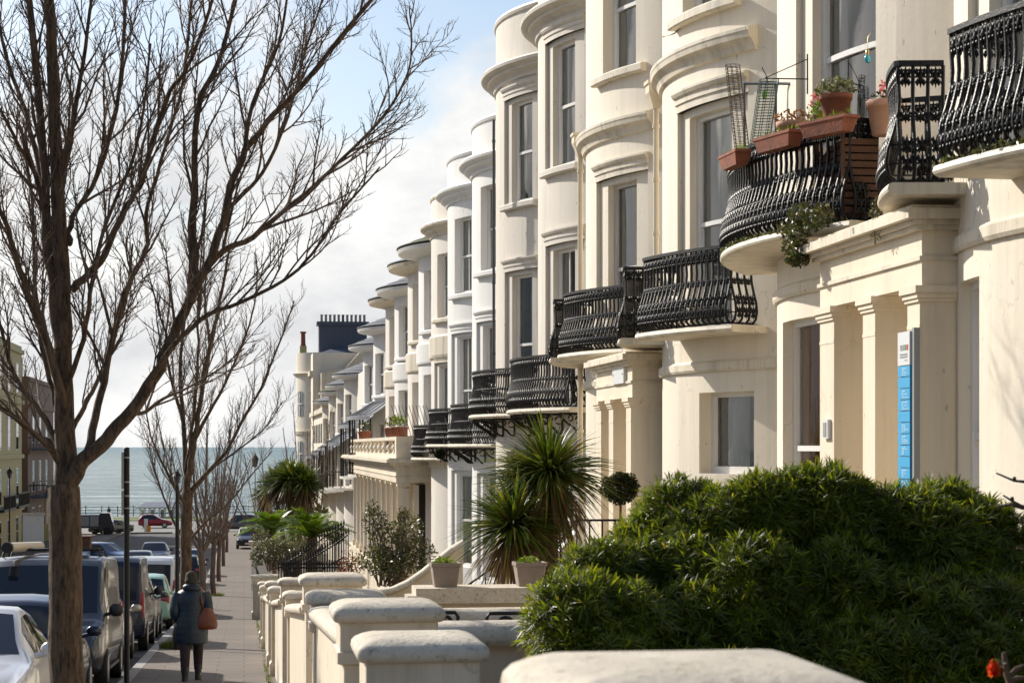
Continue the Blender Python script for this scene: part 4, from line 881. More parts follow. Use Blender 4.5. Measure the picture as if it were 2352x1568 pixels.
# ------------------------------------------------------------------ the big bush
def big_bush():
    Y0 = 9.7; lumps = []; rj = random.Random(2)
    for y, Yd, xs in ((1168, 10.0, (1700, 1790, 1880)), (1210, 9.95, (1530, 1620, 1730, 1840, 1950, 2060, 2150)), (1275, 9.85, (1440, 1540, 1650, 1770, 1890, 2010, 2130, 2240)), (1355, 9.65, (1335, 1440, 1560, 1690, 1820, 1950, 2080, 2200, 2285)),
                      (1440, 9.45, (1290, 1400, 1530, 1670, 1810, 1950, 2090, 2220, 2300)), (1530, 9.25, (1272, 1380, 1510, 1660, 1810, 1960, 2110, 2240, 2310)), (1630, 9.1, (1300, 1450, 1620, 1800, 1980, 2150, 2280))):
        for x in xs: lumps.append((1850 + (x - 1850) * .925 + 18 + rj.uniform(-18, 18), y + 8 + rj.uniform(-16, 16), 84 + rj.uniform(-14, 22) + (y - 1168) * .05, Yd + rj.uniform(-.18, .18)))
    L = [(at(x, y, Y), r_ * scale_at(x, Y)) for x, y, r_, Y in lumps]
    o = thing('evergreen_bush', 'large glossy evergreen bush of narrow leaf rosettes filling the front garden', 'bush', (2.9, 9.7, g(9.7))); rr = random.Random(5)
    V = []; F = []
    def rosette(c, d, nl, l0):
        u = d.orthogonal().normalized(); w_ = d.cross(u)
        for i in range(nl):
            a = 2.4 * i + rr.uniform(-.3, .3); up_ = rr.uniform(.05, .95); l = l0 * rr.uniform(.65, 1.1); dirn = ((u * cos(a) + w_ * sin(a)) * (1 - up_ * .6) + d * up_).normalized(); sd_ = dirn.cross(d).normalized() if dirn.cross(d).length > .05 else u
            wd = l * .052; p1 = c + dirn * l * .5 ; p2 = c + dirn * l + Vector((0, 0, -.30 * l * rr.uniform(.2, 1.1))); b0 = len(V)
            V.extend([c - sd_ * wd * .4, c + sd_ * wd * .4, p1 + sd_ * wd, p1 - sd_ * wd, p2]); F.append((b0, b0+1, b0+2, b0+3)); F.append((b0+3, b0+2, b0+4))
    for k, (c, r_) in enumerate(L):
        lk = rr.uniform(.82, 1.15); thin = .42 if (c.x > 3.15 and c.z < -.72) else 1.
        for _ in range(int(2700 * thin * r_ * r_ / .1)):
            d = Vector((rr.gauss(0, 1), rr.gauss(0, 1), rr.gauss(0, 1))).normalized()
            if d.y > .55: continue
            f_ = rr.uniform(.60, 1.16) + .06 * sin(9 * d.x + k) * sin(7 * d.z + 2 * k); p = c + Vector((d.x * r_, d.y * r_ * .9, d.z * r_)) * f_
            if p.z < g(9.7) or any((p - c2).length < r2 * .66 for j, (c2, r2) in enumerate(L) if j != k): continue
            rosette(p, (d + Vector((0, -.1, .55)) + Vector((rr.uniform(-.4, .4), rr.uniform(-.4, .4), rr.uniform(-.2, .3)))).normalized(), rr.randint(11, 17), lk * rr.uniform(.062, .118))
    q = MB(); q.v = [tuple(v) for v in V]; q.f = F; q.sm = [True] * len(F); q.build('foliage', 'leaf_bush', o)
    q = MB()
    for c, r_ in L:
        for _ in range(26):
            e = c + Vector((rr.uniform(-.85, .85), rr.uniform(-.6, .6), rr.uniform(-.5, .85))) * r_; s_ = Vector((2.9 + (e.x - 2.9) * .55, 9.8, g(9.7))); q.tube([s_, s_.lerp(e, .6) + Vector((0, 0, .08)), e], [.016, .011, .004], 4, False)
    q.build('stems', 'bark', o)
big_bush()
# flowering twig plant poking in at the corner, bare twigs beside the near bow
def twig(q, pts, r0, r1): q.tube(pts, [r0 + (r1 - r0) * i / (len(pts) - 1) for i in range(len(pts))], 5)
Yq = 5.2; o = thing('garden_rose', 'bare brown stalk with a single red bloom by the picture corner', 'plant', (at(2360, 1568, Yq).x, Yq, g(Yq))); q = MB()
twig(q, [Vector((at(2345, 1568, Yq).x, Yq, g(Yq))), at(2330, 1600, Yq), at(2312, 1545, Yq), at(2306, 1497, Yq)], .014, .007); twig(q, [at(2312, 1560, Yq), at(2335, 1535, Yq), at(2352, 1528, Yq), at(2390, 1540, Yq)], .009, .004); twig(q, [at(2318, 1570, Yq), at(2336, 1556, Yq), at(2365, 1556, Yq)], .009, .005)
q.build('stalk', 'bark', o); q = MB(); leaf_quads(q, at(2283, 1535, Yq), (.016, .016, .02), 60, .022, shell=.1, aspect=1.3); q.build('bloom', 'petal_red', o); q = MB(); leaf_quads(q, at(2300, 1520, Yq), (.02, .02, .02), 5, .03); q.build('leaves', 'leaf_dark', o)
Yq = 7.4; o = thing('bare_shrub', 'bare dark twigs reaching in front of the near bow wall', 'shrub', (at(2480, 1568, Yq).x, Yq, g(Yq))); q = MB(); s0 = Vector((at(2480, 1568, Yq).x, Yq, g(Yq)))
for pts in (((2440, 1130), (2352, 1106), (2330, 1104), (2288, 1086)), ((2440, 1190), (2352, 1165), (2325, 1150), (2304, 1137)), ((2352, 1165), (2325, 1158), (2290, 1163)), ((2460, 1240), (2380, 1215), (2345, 1196)), ((2460, 1290), (2352, 1262), (2335, 1258)), ((2470, 1340), (2370, 1300), (2348, 1290))):
    P = [at(x, y, Yq) for x, y in pts]
    if pts[0][0] > 2400: P = [s0, Vector((s0.x - .02, Yq, P[0].z - .3))] + P
    twig(q, P, .011, .0035)
q.build('stems', 'bark', o); q = MB()
for x, y in ((2330, 1104), (2325, 1150), (2345, 1196), (2360, 1166)): q.ell(at(x, y - 4, Yq), (.008, .008, .014), 6, 4)
q.build('bud_leaves', 'leaf_dark', o)
# ------------------------------------------------------------------ things on the flower balcony
HB = hA1
def onrail(phi, off, z): return Vector(pol(HB, HB.R + off, phi, z))
RZ = HB.S + .95
def trough(label, p0, p1, z, m='terracotta'):
    o = thing('flower_trough', label, 'flower trough', tuple(onrail((p0 + p1) / 2, .7, z)), 'terracotta troughs hung on the balcony rail'); q = MB(); n = 1
    A0, A1_ = onrail(p0, .60, z), onrail(p1, .60, z); t_ = (A1_ - A0); L_ = t_.length; t_.normalize(); nn = Vector((-onrail((p0+p1)/2, 1, 0).x + HB.Xo + HB.R, 0, 0)); ctr = Vector((HB.Xo + HB.R, HB.Yc, 0)); md = (A0 + A1_) / 2; out = Vector((md.x - ctr.x, md.y - ctr.y, 0)).normalized()
    def ring(e, hw, zz): return [md + t_ * sx * (L_ / 2 + e) + out * (.10 + sy * hw) + Vector((0, 0, zz)) for sx, sy in ((-1, -1), (1, -1), (1, 1), (-1, 1))]
    q.loft([ring(-.06, .062, -.135), ring(-.02, .085, -.02), ring(.005, .092, -.016), ring(.005, .092, .012), ring(-.02, .074, .012), ring(-.03, .070, -.02)], True, False); q.build('trough', m, o)
    q = MB(); q.loft([ring(-.03, .078, -.03), ring(-.03, .078, .0)], True, False); q.build('soil', 'soil', o)
    q = MB(); c_ = md + out * .10 + Vector((0, 0, .03))
    for k in range(9): blades(q, c_ + t_ * L_ * .45 * (k / 4 - 1), 7, .09, .007, .1, 1, .3)
    q.build('plants', 'leaf_grey' if 'middle' in label else 'leaf_light', o)
trough('terracotta trough of moss at the far end of the flower balcony', rad(0), rad(6.6), RZ - .06); trough('terracotta trough of bare stalks hung on the rail below the clothes frame', rad(11), rad(18.8), RZ - .03); trough('orange terracotta trough under the red lavender pot', rad(20), rad(27.5), RZ - .0)
def pot(label, phi, off, z, r_, hh, m, flower=None, foliage='leaf_dark', fn=160, fr=.16, fh=.14):
    c = onrail(phi, off, z); o = thing('flower_pot', label, 'flower pot', tuple(c), 'round pots on the flower balcony'); q = MB(); q.lathe(c, [(r_ * .68, 0), (r_ * .93, hh * .78), (r_ * 1.0, hh * .78), (r_ * 1.02, hh), (r_ * .9, hh), (r_ * .88, hh * .9)], 18); q.build('pot', m, o)
    q = MB(); leaf_quads(q, c + Vector((0, 0, hh + fh * .5)), (fr, fr, fh), fn, .05, shell=.1); q.build('plant', foliage, o)
    if flower:
        q = MB(); 
        for k in range(5): leaf_quads(q, c + Vector((rng.uniform(-.1, .1), rng.uniform(-.1, .1), hh + fh * 1.2 + rng.uniform(0, .08))), (.03, .03, .04), 14, .045, shell=0, aspect=1.5)
        q.build('flowers', flower, o)
pot('pale clay pot with trailing russet leaves', rad(11), .34, RZ - .10, .17, .27, 'terracotta_pale', None, 'petal_russet', 170, .20, .08)
pot('red clay pot with a grey lavender mound', rad(21), .40, RZ + .05, .155, .25, 'terracotta', None, 'leaf_grey', 420, .20, .11)
pot('pale clay pot with pink cyclamen beside the end panel', rad(27), .25, RZ - .14, .17, .32, 'terracotta_pale', 'petal_pink', 'leaf_dark', 90, .13, .07)
pot('small pot of bright green leaves and tall pink flowers', rad(16.5), .32, RZ - .0, .09, .16, 'terracotta', 'petal_pink', 'leaf_light', 120, .12, .10)
def mesh_cage(label, phi, off, z0, z1, r_, m, tilt):
    c = onrail(phi, off, z0); o = thing('wire_cage', label, 'plant cage', tuple(c), 'wire mesh plant cages on the balcony'); q = MB(); n = 9; hz = z1 - z0
    P = lambda a, t_: c + Vector((r_ * cos(a) + tilt * t_, r_ * sin(a), hz * t_))
    for k in range(n): q.tube([P(2*pi*k/n, 0), P(2*pi*k/n, 1)], .004, 3, False)
    q.build('wire_mesh', m, o); q = MB()
    for j in range(24): q.tube([P(2*pi*k/12, j / 23) for k in range(13)], .0035, 3, False)
    q.build('ring_mesh', m, o)
mesh_cage('rusty wire mesh plant tube leaning at the balcony end', rad(2), .58, RZ, RZ + .86, .075, 'bark_fine', -.10); mesh_cage('green wire mesh plant tube next to the rusty one', rad(5.5), .50, RZ, RZ + .66, .10, 'teal_paint', .10)
Yf_ = 20.2; a, b_, c_ = at(1710, 192, 20.6), at(1782, 192, 20.25), at(1838, 193, 19.9)
o = thing('clothes_frame', 'thin dark metal clothes frame on the flower balcony', 'frame', (b_.x, b_.y, HB.S)); q = MB(); q.tube([a, b_, c_], .018, 6); q.build('top_bar', 'iron_grey', o)
for e_ in (a, b_): q = MB(); q.tube([e_, Vector((e_.x, e_.y, HB.S + .05))], .015, 6); q.build('leg', 'iron_grey', o)
wp = onrail(rad(6.5), .01, at(1862, 190, 19.6).z); o = thing('hanging_bracket', 'black wire bracket with a hook and a small green glass on the wall', 'bracket', tuple(wp)); q = MB(); tip = wp + Vector((-.42, .12, .02))
q.tube([wp + Vector((-.01, 0, -.15)), wp + Vector((-.01, 0, .25))], .008, 5); q.tube([wp, tip], .007, 5); q.tube([wp + Vector((-.01, 0, .2)), tip], .005, 5); q.tube([tip + Vector((.03 * sin(t_ * 1.0), 0, .06 - .05 * t_)) for t_ in frange(-1, 3, 8)], .005, 5); q.build('arm', 'iron_black', o); q = MB(); q.ell(tip + Vector((0, 0, -.16)), (.03, .03, .05)); q.build('green_glass', 'lime_paint', o)
bp = at(1993, 135, 18.5); o = thing('hanging_bulb', 'turquoise glass bulb ornament hanging before the dark sash', 'ornament', tuple(bp)); q = MB(); q.ell(bp, (.034, .034, .042), 14, 10); q.build('bulb', 'bulb_teal', o); q = MB(); q.lathe(bp + Vector((0, 0, .035)), [(.02, 0), (.022, .04), (.012, .05)], 10); q.tube([bp + Vector((0, 0, .08)), bp + Vector((.0, .0, .2)), Vector((6.0, 18.55, bp.z + .28))], .003, 4); q.build('brass_cap', 'brass', o)
# trailing plant on the slab and ivy under the small end panel
cp = onrail(rad(19), .64, HB.S - .02); o = thing('trailing_plant', 'leafy plant spilling over the balcony slab above the porch', 'plant', tuple(cp)); q = MB()
for dx, dz, r_ in ((0, 0, .17), (.02, .12, .14), (-.02, -.16, .13), (.0, -.28, .07)): leaf_quads(q, cp + Vector((-.06, -dx * 4, dz)), (.12, r_ * 1.5, r_), 330, .045, shell=.1, aspect=1.5)
for dy, r_ in ((.42, .13), (-.45, .15), (-.72, .1)): leaf_quads(q, cp + Vector((-.04, dy, .05)), (.11, r_, .12), 240, .042, shell=.1, aspect=1.5)
q.build('foliage', 'leaf_shrub', o); q = MB(); q.tube([cp + Vector((0, .5, .02)), cp + Vector((-.05, 0, -.05)), cp + Vector((-.06, .03, -.3))], .008, 4); q.build('stem', 'bark_fine', o)
cp = Vector(pol(hA0, hA0.R + .6, rad(-21), hA0.S - .1)); o = thing('trailing_plant', 'straggly weeds hanging from the small end balcony slab', 'plant', tuple(cp)); q = MB(); leaf_quads(q, cp + Vector((-.02, .06, -.05)), (.06, .14, .2), 200, .03, shell=0); q.build('foliage', 'leaf_shrub', o); q = MB(); q.tube([cp + Vector((.03, .05, .02)), cp + Vector((-.03, .06, -.1)), cp + Vector((-.02, .08, -.26))], .006, 4); q.build('stem', 'bark_fine', o)
# timber crate and slatted boards behind the flower balcony rail
q = MB(); o = thing('slatted_crate', 'brown slatted wooden crate behind the balcony bars', 'crate', tuple(onrail(rad(20), .2, HB.S))); c0 = onrail(rad(20), .22, HB.S)
for k in range(10): q.box(c0.x - .16, c0.x + .16, c0.y - .5, c0.y + .35, HB.S + .1 + k * .07, HB.S + .155 + k * .07)
q.build('slats', 'wood_trough', o)
for sx, sy in ((-.165, -.5), (-.165, .33)): q = MB(); q.box(c0.x + sx - .02, c0.x + sx + .003, c0.y + sy, c0.y + sy + .05, HB.S + .02, HB.S + .88); q.build('corner_post', 'wood_trough', o)
# name boards and entry phone on the porch
Xs = 5.35; y0_, y1_ = 15.36, 15.70; zt_ = at(2094, 757, 15.5).z; zb_ = at(2094, 1125, 15.5).z
o = thing('name_board', 'tall blue and white plate board on the porch pier', 'sign', (Xs, 15.53, zb_)); q = MB(); q.box(Xs - .035, Xs + .012, y0_ + .0, y0_ + .05, zb_, zt_ + .01); q.box(Xs - .03, Xs + .012, y0_ + .05, y1_, zb_, zt_ - .01); q.build('backing', 'sign_grey', o)
H = zt_ - zb_; nP = 11; hd = zt_ - H * .22
q = MB(); q.box(Xs - .052, Xs - .032, y0_ + .06, y1_ + .01, hd, zt_ - .015); pl = q.build('header_plate', 'sign_white', o)
for k, m in enumerate(('sign_grey', 'sign_grey', 'sign_green', 'sign_red')):
    q = MB(); q.box(Xs - .0545, Xs - .0525, y1_ - .09 - k * .052, y1_ - .055 - k * .052, zt_ - .165, zt_ - .12); q.build('logo_mark', m, pl)
q = MB(); q.box(Xs - .0545, Xs - .0525, y0_ + .11, y1_ - .05, zt_ - .205, zt_ - .19); q.box(Xs - .0545, Xs - .0525, y0_ + .11, y1_ - .05, zt_ - .225, zt_ - .212); q.box(Xs - .0545, Xs - .0525, y0_ + .11, y1_ - .16, zt_ - .25, zt_ - .243); q.build('text_lettering', 'sign_grey', pl)
ph_ = (hd - zb_) / nP
for i in range(nP):
    q = MB(); z1_ = hd - i * ph_ - .006; z0_ = hd - (i + 1) * ph_; q.box(Xs - .050, Xs - .032, y0_ + .06, y1_ + .01, z0_, z1_); pl = q.build('name_plate', 'sign_blue', o)
    if i in (1, 4, 8): continue
    q = MB(); n = 5
    for k in range(n):
        zz = z1_ - ph_ * (.18 + .145 * k); yy = y0_ + .245
        for wd_ in range(rng.randint(1, 3)):
            ln = rng.uniform(.022, .06); q.box(Xs - .0525, Xs - .0505, yy - ln, yy, zz - .0045 - .002 * (k == 0), zz); yy -= ln + .012
    q.build('text_lettering', 'sign_text', pl)
pe = at(1894, 985, 17.9); o = thing('entry_phone', 'small white and grey entry phone on the porch pier', 'entry phone', (Xs, pe.y, pe.z)); q = MB(); q.box(Xs - .015, Xs + .018, pe.y - .09, pe.y + .09, pe.z - .09, pe.z + .09); q.build('casing', 'sign_white', o); q = MB(); q.box(Xs - .02, Xs - .014, pe.y - .05, pe.y + .04, pe.z - .07, pe.z + .06); q.build('keypad', 'sign_grey', o)
# house name board on the far porch
q = MB(); o = thing('house_plate', 'blank white house plate on the far porch frieze', 'sign', (5.33, 28.0, B2 - .45)); q.box(5.33, 5.378, 27.75, 28.6, B2 - .56, B2 - .30); q.build('plate', 'sign_white', o)
for yy in (27.82, 28.53): q = MB(); q.lathe((5.322, yy, B2 - .43), [(.012, 0), (.012, .008)], 8, False, 'x'); q.build('fixing_screw', 'iron_grey', o)
# pots and furniture on the portico terrace
for i, (yy, lab, m, fl) in enumerate(((64.5, 'orange clay pot of green stems on the portico terrace', 'terracotta', 'leaf_light'), (67.2, 'clay pot of dried flowers further along the portico terrace', 'terracotta', 'leaf_shrub'), (83, 'clay pot with dark leaves at the far end of the portico terrace', 'terracotta', 'leaf_dark'))):
    o = thing('terrace_pot', lab, 'flower pot', (5.0, yy, -.36), 'clay pots on the portico terrace'); q = MB(); q.lathe((5.0, yy, -.36), [(.16, 0), (.16, .3), (.20, .42), (.28, .92), (.31, .92), (.31, 1.0), (.25, 1.0)], 14); q.build('pot', m, o); q = MB(); leaf_quads(q, (5.0, yy, .85), (.3, .3, .2), 160, .10, shell=0); q.build('plant', fl, o)
o = thing('slanted_wires', 'row of slanting dark wires above the portico balustrade', 'trellis', (5.4, 62.5, -.36)); q = MB()
for i in range(11): q.tube([(4.9 + i * .11, 62.6, .3), (4.6 + i * .11, 62.6, 1.3)], .012, 3)
q.tube([(4.9, 62.6, .32), (6.1, 62.6, .32)], .014, 4); q.build('wire_grille', 'bark', o)

def cable(label, pts, m='plastic_black', r=.006):
    o = thing('cable', label, 'cable', tuple(pts[0])); q = MB(); q.tube(smooth_path2(pts), r, 4, False); q.build('wire', m, o)
def smooth_path2(P):
    P = [Vector(p) for p in P]; out = []
    for i in range(len(P) - 1):
        p0, p1, p2, p3 = P[max(0, i-1)], P[i], P[i+1], P[min(len(P)-1, i+2)]
        for j in range(5):
            t = j / 5; out.append(.5 * ((2*p1) + (p2 - p0)*t + (2*p0 - 5*p1 + 4*p2 - p3)*t*t + (3*p1 - p0 - 3*p2 + p3)*t**3))
    return out + [P[-1]]
def on_bow(h, d, z, o=.012): return Vector(pol(h, h.R + o, phi_of(h, d), z))
cable('thin dark cable sagging across the upper bow wall', [on_bow(hB0, -.6, 5.55), on_bow(hB0, .4, 5.42), on_bow(hB0, 1.3, 5.6), on_bow(hB0, 2.3, 5.95)])
cable('loose white cable hanging down the stained bow beside the peach downpipe', [on_bow(hC0, 2.2, 8.2, .03), on_bow(hC0, 2.25, 5.0, .03), on_bow(hC0, 2.28, 3.2, .03), on_bow(hC0, 2.1, 2.4, .06), on_bow(hC0, 2.22, 1.75, .03), on_bow(hC0, 2.45, 1.6, .03)], 'paint_white', .008)
# ------------------------------------------------------------------ bare street trees
def smooth_path(P, k=4):
    P = [Vector(p) for p in P]; out = []
    for i in range(len(P) - 1):
        p0, p1, p2, p3 = P[max(0, i-1)], P[i], P[i+1], P[min(len(P)-1, i+2)]
        for j in range(k):
            t = j / k; out.append(.5 * ((2*p1) + (p2 - p0)*t + (2*p0 - 5*p1 + 4*p2 - p3)*t*t + (3*p1 - p0 - 3*p2 + p3)*t**3))
    return out + [P[-1]]
def sprout(path, rads, lens, level, maxl, rr, mbs, gaps, start=.12, upb=.5):
    seg = [(b - a).length for a, b in zip(path, path[1:])]; tot = sum(seg)
    if tot < .05: return
    s = tot * start + rr.uniform(0, gaps[level])
    while s < tot * .98:
        acc = 0
        for i, l in enumerate(seg):
            if acc + l >= s: break
            acc += l
        f = (s - acc) / max(l, 1e-6); p = path[i].lerp(path[i+1], f); rad0 = rads[i] + (rads[i+1] - rads[i]) * f
        t = (path[i+1] - path[i]).normalized(); pr = t.orthogonal().normalized(); pr = (pr * cos(a_ := rr.uniform(0, 2*pi)) + t.cross(pr) * sin(a_))
        ang = rr.uniform(.32, .66) if level == 0 else rr.uniform(.45, 1.0); d = (t * cos(ang) + pr * sin(ang) + Vector((0, 0, upb * .35))).normalized()
        L = lens[level] * rr.uniform(.45, 1.15) * (1 - .55 * s / tot); r0 = max(min(rad0 * .6, .0125 * L + .0008), [.0065, .0030, .0019, .0015][level]); n = [6, 5, 4, 2][level]
        q = [p]; dd = d.copy()
        for k in range(n):
            dd = (dd + Vector((rr.gauss(0, .11), rr.gauss(0, .11), rr.gauss(0, .08) + upb * .16))).normalized(); q.append(q[-1] + dd * L / n)
        rd = [r0 * (1 - .8 * k / n) + .0008 for k in range(n + 1)]
        mbs[level].tube(q, rd, [5, 4, 3, 3][level], False)
        if level < maxl: sprout(q, rd, lens, level + 1, maxl, rr, mbs, gaps, .15, upb)
        s += gaps[level] * rr.uniform(.6, 1.4)
def street_tree(label, limbs, lens, gaps, maxl, seed, base, barkm='bark', twigm='bark_fine', sides=10, upb=.5, group='bare street trees along the kerb'):
    """limbs: list of (points, r0, r1, sprouts from)"""
    rr = random.Random(seed); o = thing('street_tree', label, 'tree', tuple(base), group); tk = MB(); cr_ = MB(); mbs = [cr_, cr_, cr_, cr_]
    for P, r0, r1, st in limbs:
        q = smooth_path(P); n = len(q) - 1; rd = [r0 + (r1 - r0) * (i / n) ** .62 for i in range(n + 1)]
        q = [q[0]] + [p + Vector((rr.gauss(0, .25), rr.gauss(0, .25), 0)) * rd[i] * (1 if r0 < .1 else .3) for i, p in enumerate(q)][1:]
        tk.tube(q, rd, sides if r0 > .05 else 6)
        if st is not None: sprout(q, rd, lens, 0, maxl, rr, mbs, gaps, st, upb)
    tk.build('trunk', barkm, o); cr_.build('crown', twigm, o); return o
def L_(pts, Y0, Y1, r0px, r1px, st=.12):
    n = len(pts) - 1; P = [at(x, y, Y0 + (Y1 - Y0) * i / n) for i, (x, y) in enumerate(pts)]; return (P, r0px * .88 * 18 / FPX, r1px * .8 * 18 / FPX, st)
base1 = Vector((at(158, 1500, 18).x, 18, g(18)))
T1 = [([base1 + Vector((.02, 0, -.1)), base1 + Vector((0, 0, .15)), at(155, 1500, 18), at(150, 1300, 18), at(150, 1120, 18)], .165, .142, None),
 L_([(150,1140),(150,1000),(146,800),(140,600),(130,400),(122,200),(115,0),(108,-250),(100,-480)], 18, 18.3, 33, 10, .35),
 L_([(160,1125),(178,1070),(240,1010),(300,945),(352,865),(395,775),(450,655),(495,565),(525,450),(555,365),(615,280),(700,190),(820,40),(900,-60)], 18, 17.2, 25, 5, .22),
 L_([(338,885),(400,790),(480,722),(545,698),(650,645),(715,585),(780,490),(850,410),(872,384)], 17.7, 16.6, 9, 2),
 L_([(430,700),(495,590),(580,545),(645,490),(725,425),(780,370),(870,280),(925,195),(945,120),(940,15)], 17.5, 18.8, 11, 2),
 L_([(436,690),(448,640),(446,500),(454,250),(500,150),(540,0),(560,-150)], 17.5, 17.9, 15, 4),
 L_([(165,665),(200,632),(240,585),(290,475),(325,415),(350,325),(390,210),(430,155),(480,25),(500,-80)], 18, 17.2, 12, 4),
 L_([(203,1035),(225,930),(250,820),(280,690),(300,645),(338,560),(335,490),(370,370),(420,185),(440,0)], 17.9, 18.9, 12, 4),
 L_([(142,800),(118,650),(106,450),(92,250),(68,0),(55,-180)], 18, 18.6, 18, 8),
 L_([(146,960),(112,800),(60,670),(32,575),(0,480),(-40,380)], 18, 17, 14, 5),
 L_([(146,1070),(108,1022),(65,984),(0,934),(-80,880)], 18, 17.4, 13, 6),
 L_([(146,1040),(112,985),(85,934),(40,874),(10,784),(-15,690)], 18, 18.8, 12, 4),
 L_([(160,1040),(168,985),(200,919),(235,849),(262,770),(290,690),(305,560)], 18, 18.8, 10, 3),
 L_([(158,560),(166,500),(225,400),(275,200),(288,0),(290,-100)], 18.1, 19, 10, 4),
 L_([(300,950),(335,945),(375,915),(425,894),(500,850),(560,800)], 17.8, 18.8, 7, 2),
 L_([(520,480),(600,400),(660,270),(700,120),(740,0)], 17.3, 18.4, 7, 3), L_([(560,360),(580,240),(640,100),(660,-20)], 17.2, 16.6, 7, 3),
 L_([(122,560),(80,400),(40,330),(0,250)], 18.3, 17.5, 9, 4), L_([(100,420),(60,260),(20,150),(-10,20)], 18.4, 19, 9, 4), L_([(135,480),(160,330),(190,150),(210,0)], 18.2, 17.6, 10, 4),
 L_([(150,1000),(120,900),(95,780),(80,640),(75,480),(50,300)], 18, 19.2, 9, 4), L_([(150,900),(190,780),(215,640),(240,520),(300,380),(330,250),(345,100)], 18, 16.9, 8, 3)]
street_tree('thick trunked bare tree with wide upswept limbs beside the slate grey van', T1, [1.30, .42, .15, .1], [.140, .076, .060], 2, 3, base1, upb=.45)
def L2(pts, Y0, Y1, r0, r1, st=.12):
    n = len(pts) - 1; return ([at(x, y, Y0 + (Y1 - Y0) * i / n) for i, (x, y) in enumerate(pts)], r0, r1, st)
b2 = Vector((at(425, 1400, 42).x, 42, g(42)))
T2 = [([b2 - Vector((0, 0, .1)), at(424, 1400, 42), at(427, 1280, 42), at(430, 1130, 42)], .135, .115, None),
 L2([(430,1140),(437,1060),(452,980),(470,850),(500,720),(520,610),(530,560)], 42, 41.3, .085, .02), L2([(430,1130),(424,1000),(414,850),(428,700),(440,570)], 42, 42.8, .07, .02),
 L2([(434,1130),(470,1090),(520,1035),(560,960),(600,890),(650,765),(676,690)], 42, 41.2, .065, .012), L2([(428,1160),(400,1115),(372,1060),(346,1000),(333,925)], 42, 41, .05, .012),
 L2([(430,1250),(470,1200),(520,1160),(570,1100),(625,1035)], 42, 43, .04, .01), L2([(424,1240),(395,1190),(370,1125),(350,1060),(340,1000)], 42, 43, .035, .01),
 L2([(446,1010),(490,930),(540,830),(580,720),(590,640)], 41.8, 42.8, .05, .012), L2([(420,960),(395,880),(380,790),(390,690),(385,620)], 42.3, 41.5, .045, .012), L2([(460,920),(480,800),(470,680),(480,590)], 41.6, 43, .045, .012),
 L2([(480,1080),(550,1030),(610,980),(650,920)], 41.8, 40.8, .03, .008), L2([(427,1080),(445,960),(455,820),(455,690),(465,560)], 42, 41, .05, .015)]
street_tree('bare tree just past the walking person, fanning out against the sea', T2, [1.15, .50, .2], [.14, .085, .08], 2, 8, b2, 'bark', 'bark_fine', 8, upb=.75)
def generic_tree(label, X, Y, H, seed, lens=(1.1, .5), gaps=(.28, .17), n=9, th=2.3, r=.12, spread=.42, m='bark_far', group='bare street trees along the kerb'):
    rr = random.Random(seed); b0 = Vector((X, Y, g(Y))); tp = b0 + Vector((rr.uniform(-.1, .1), 0, th)); limbs = [([b0 - Vector((0, 0, .1)), b0 + Vector((0, 0, th * .5)), tp], r, r * .8, None)]
    for i in range(n):
        az = 2 * pi * i / n + rr.uniform(-.3, .3); k = spread * rr.uniform(.25, 1.15); s_ = b0 + Vector((0, 0, th * rr.uniform(.72, 1.0))); d = Vector((cos(az) * k, sin(az) * k, 1)); L = (H - th) * rr.uniform(.75, 1.05)
        limbs.append(([s_, s_ + Vector((d.x * .8, d.y * .8, .45)) * L * .35, s_ + Vector((d.x * .95, d.y * .95, .82)) * L * .7, s_ + Vector((d.x, d.y, 1.15)) * L], r * .5, .012, .1))
    return street_tree(label, limbs, list(lens) + [.2], list(gaps) + [.1], 1, seed, b0, m, m, 7, group=group)
generic_tree('slim bare tree, next one down the kerb after the person', -1.22, 60, 6.0, 21, (1.0, .45), (.24, .15)); generic_tree('slim bare tree on the grass tuft midway along the kerb', -1.2, 78, 5.6, 22, (1.0, .45), (.26, .17))
generic_tree('brownish bare tree towards the far end of the pavement', -1.2, 97, 5.6, 23, (1.1, .5), (.3, .2)); generic_tree('brownish bare tree, last but one before the crossing', -1.2, 118, 5.4, 24, (1.1, .5), (.34, .22)); generic_tree('brownish bare tree, last before the crossing', -1.2, 142, 5.4, 25, (1.2, .55), (.4, .25))
generic_tree('bare brown garden tree in front of the verandah houses', 2.55, 78, 6.6, 26, (1.1, .5), (.30, .22), 9, 1.5, .11, .26, group='bare garden trees'); generic_tree('bare brown garden tree leaning over the pavement palm', 1.3, 86, 5.6, 27, (1.3, .6), (.28, .2), 9, 1.6, .11, .6, group='bare garden trees')
def grass_tuft(label, X, Y, r, n, hgt=.14):
    rr = random.Random(int(Y * 10)); o = thing('grass_tuft', label, 'grass tuft', (X, Y, g(Y)), 'grass tufts around the tree feet'); q = MB()
    for _ in range(n):
        a, k = rr.uniform(0, 2*pi), sqrt(rr.random()) * r; x, y = X + k * cos(a), Y + k * sin(a) * 1.3; l = hgt * rr.uniform(.5, 1.2); dx, dy = rr.uniform(-.5, .5) * l, rr.uniform(-.5, .5) * l
        q.add([(x - .006, y, g(Y) - .01), (x + .006, y, g(Y) - .01), (x + dx, y + dy, g(Y) + l)], [(0, 1, 2)])
    q.build('blades', 'grass_blade', o)
grass_tuft('green grass tuft round the tree foot behind the person', -1.3, 41.6, .42, 1500); grass_tuft('dark grass tuft round the second kerb tree', -1.2, 60, .4, 500); grass_tuft('dark grass tuft round the midway kerb tree', -1.2, 78, .45, 400)
rr = random.Random(4); q = MB()
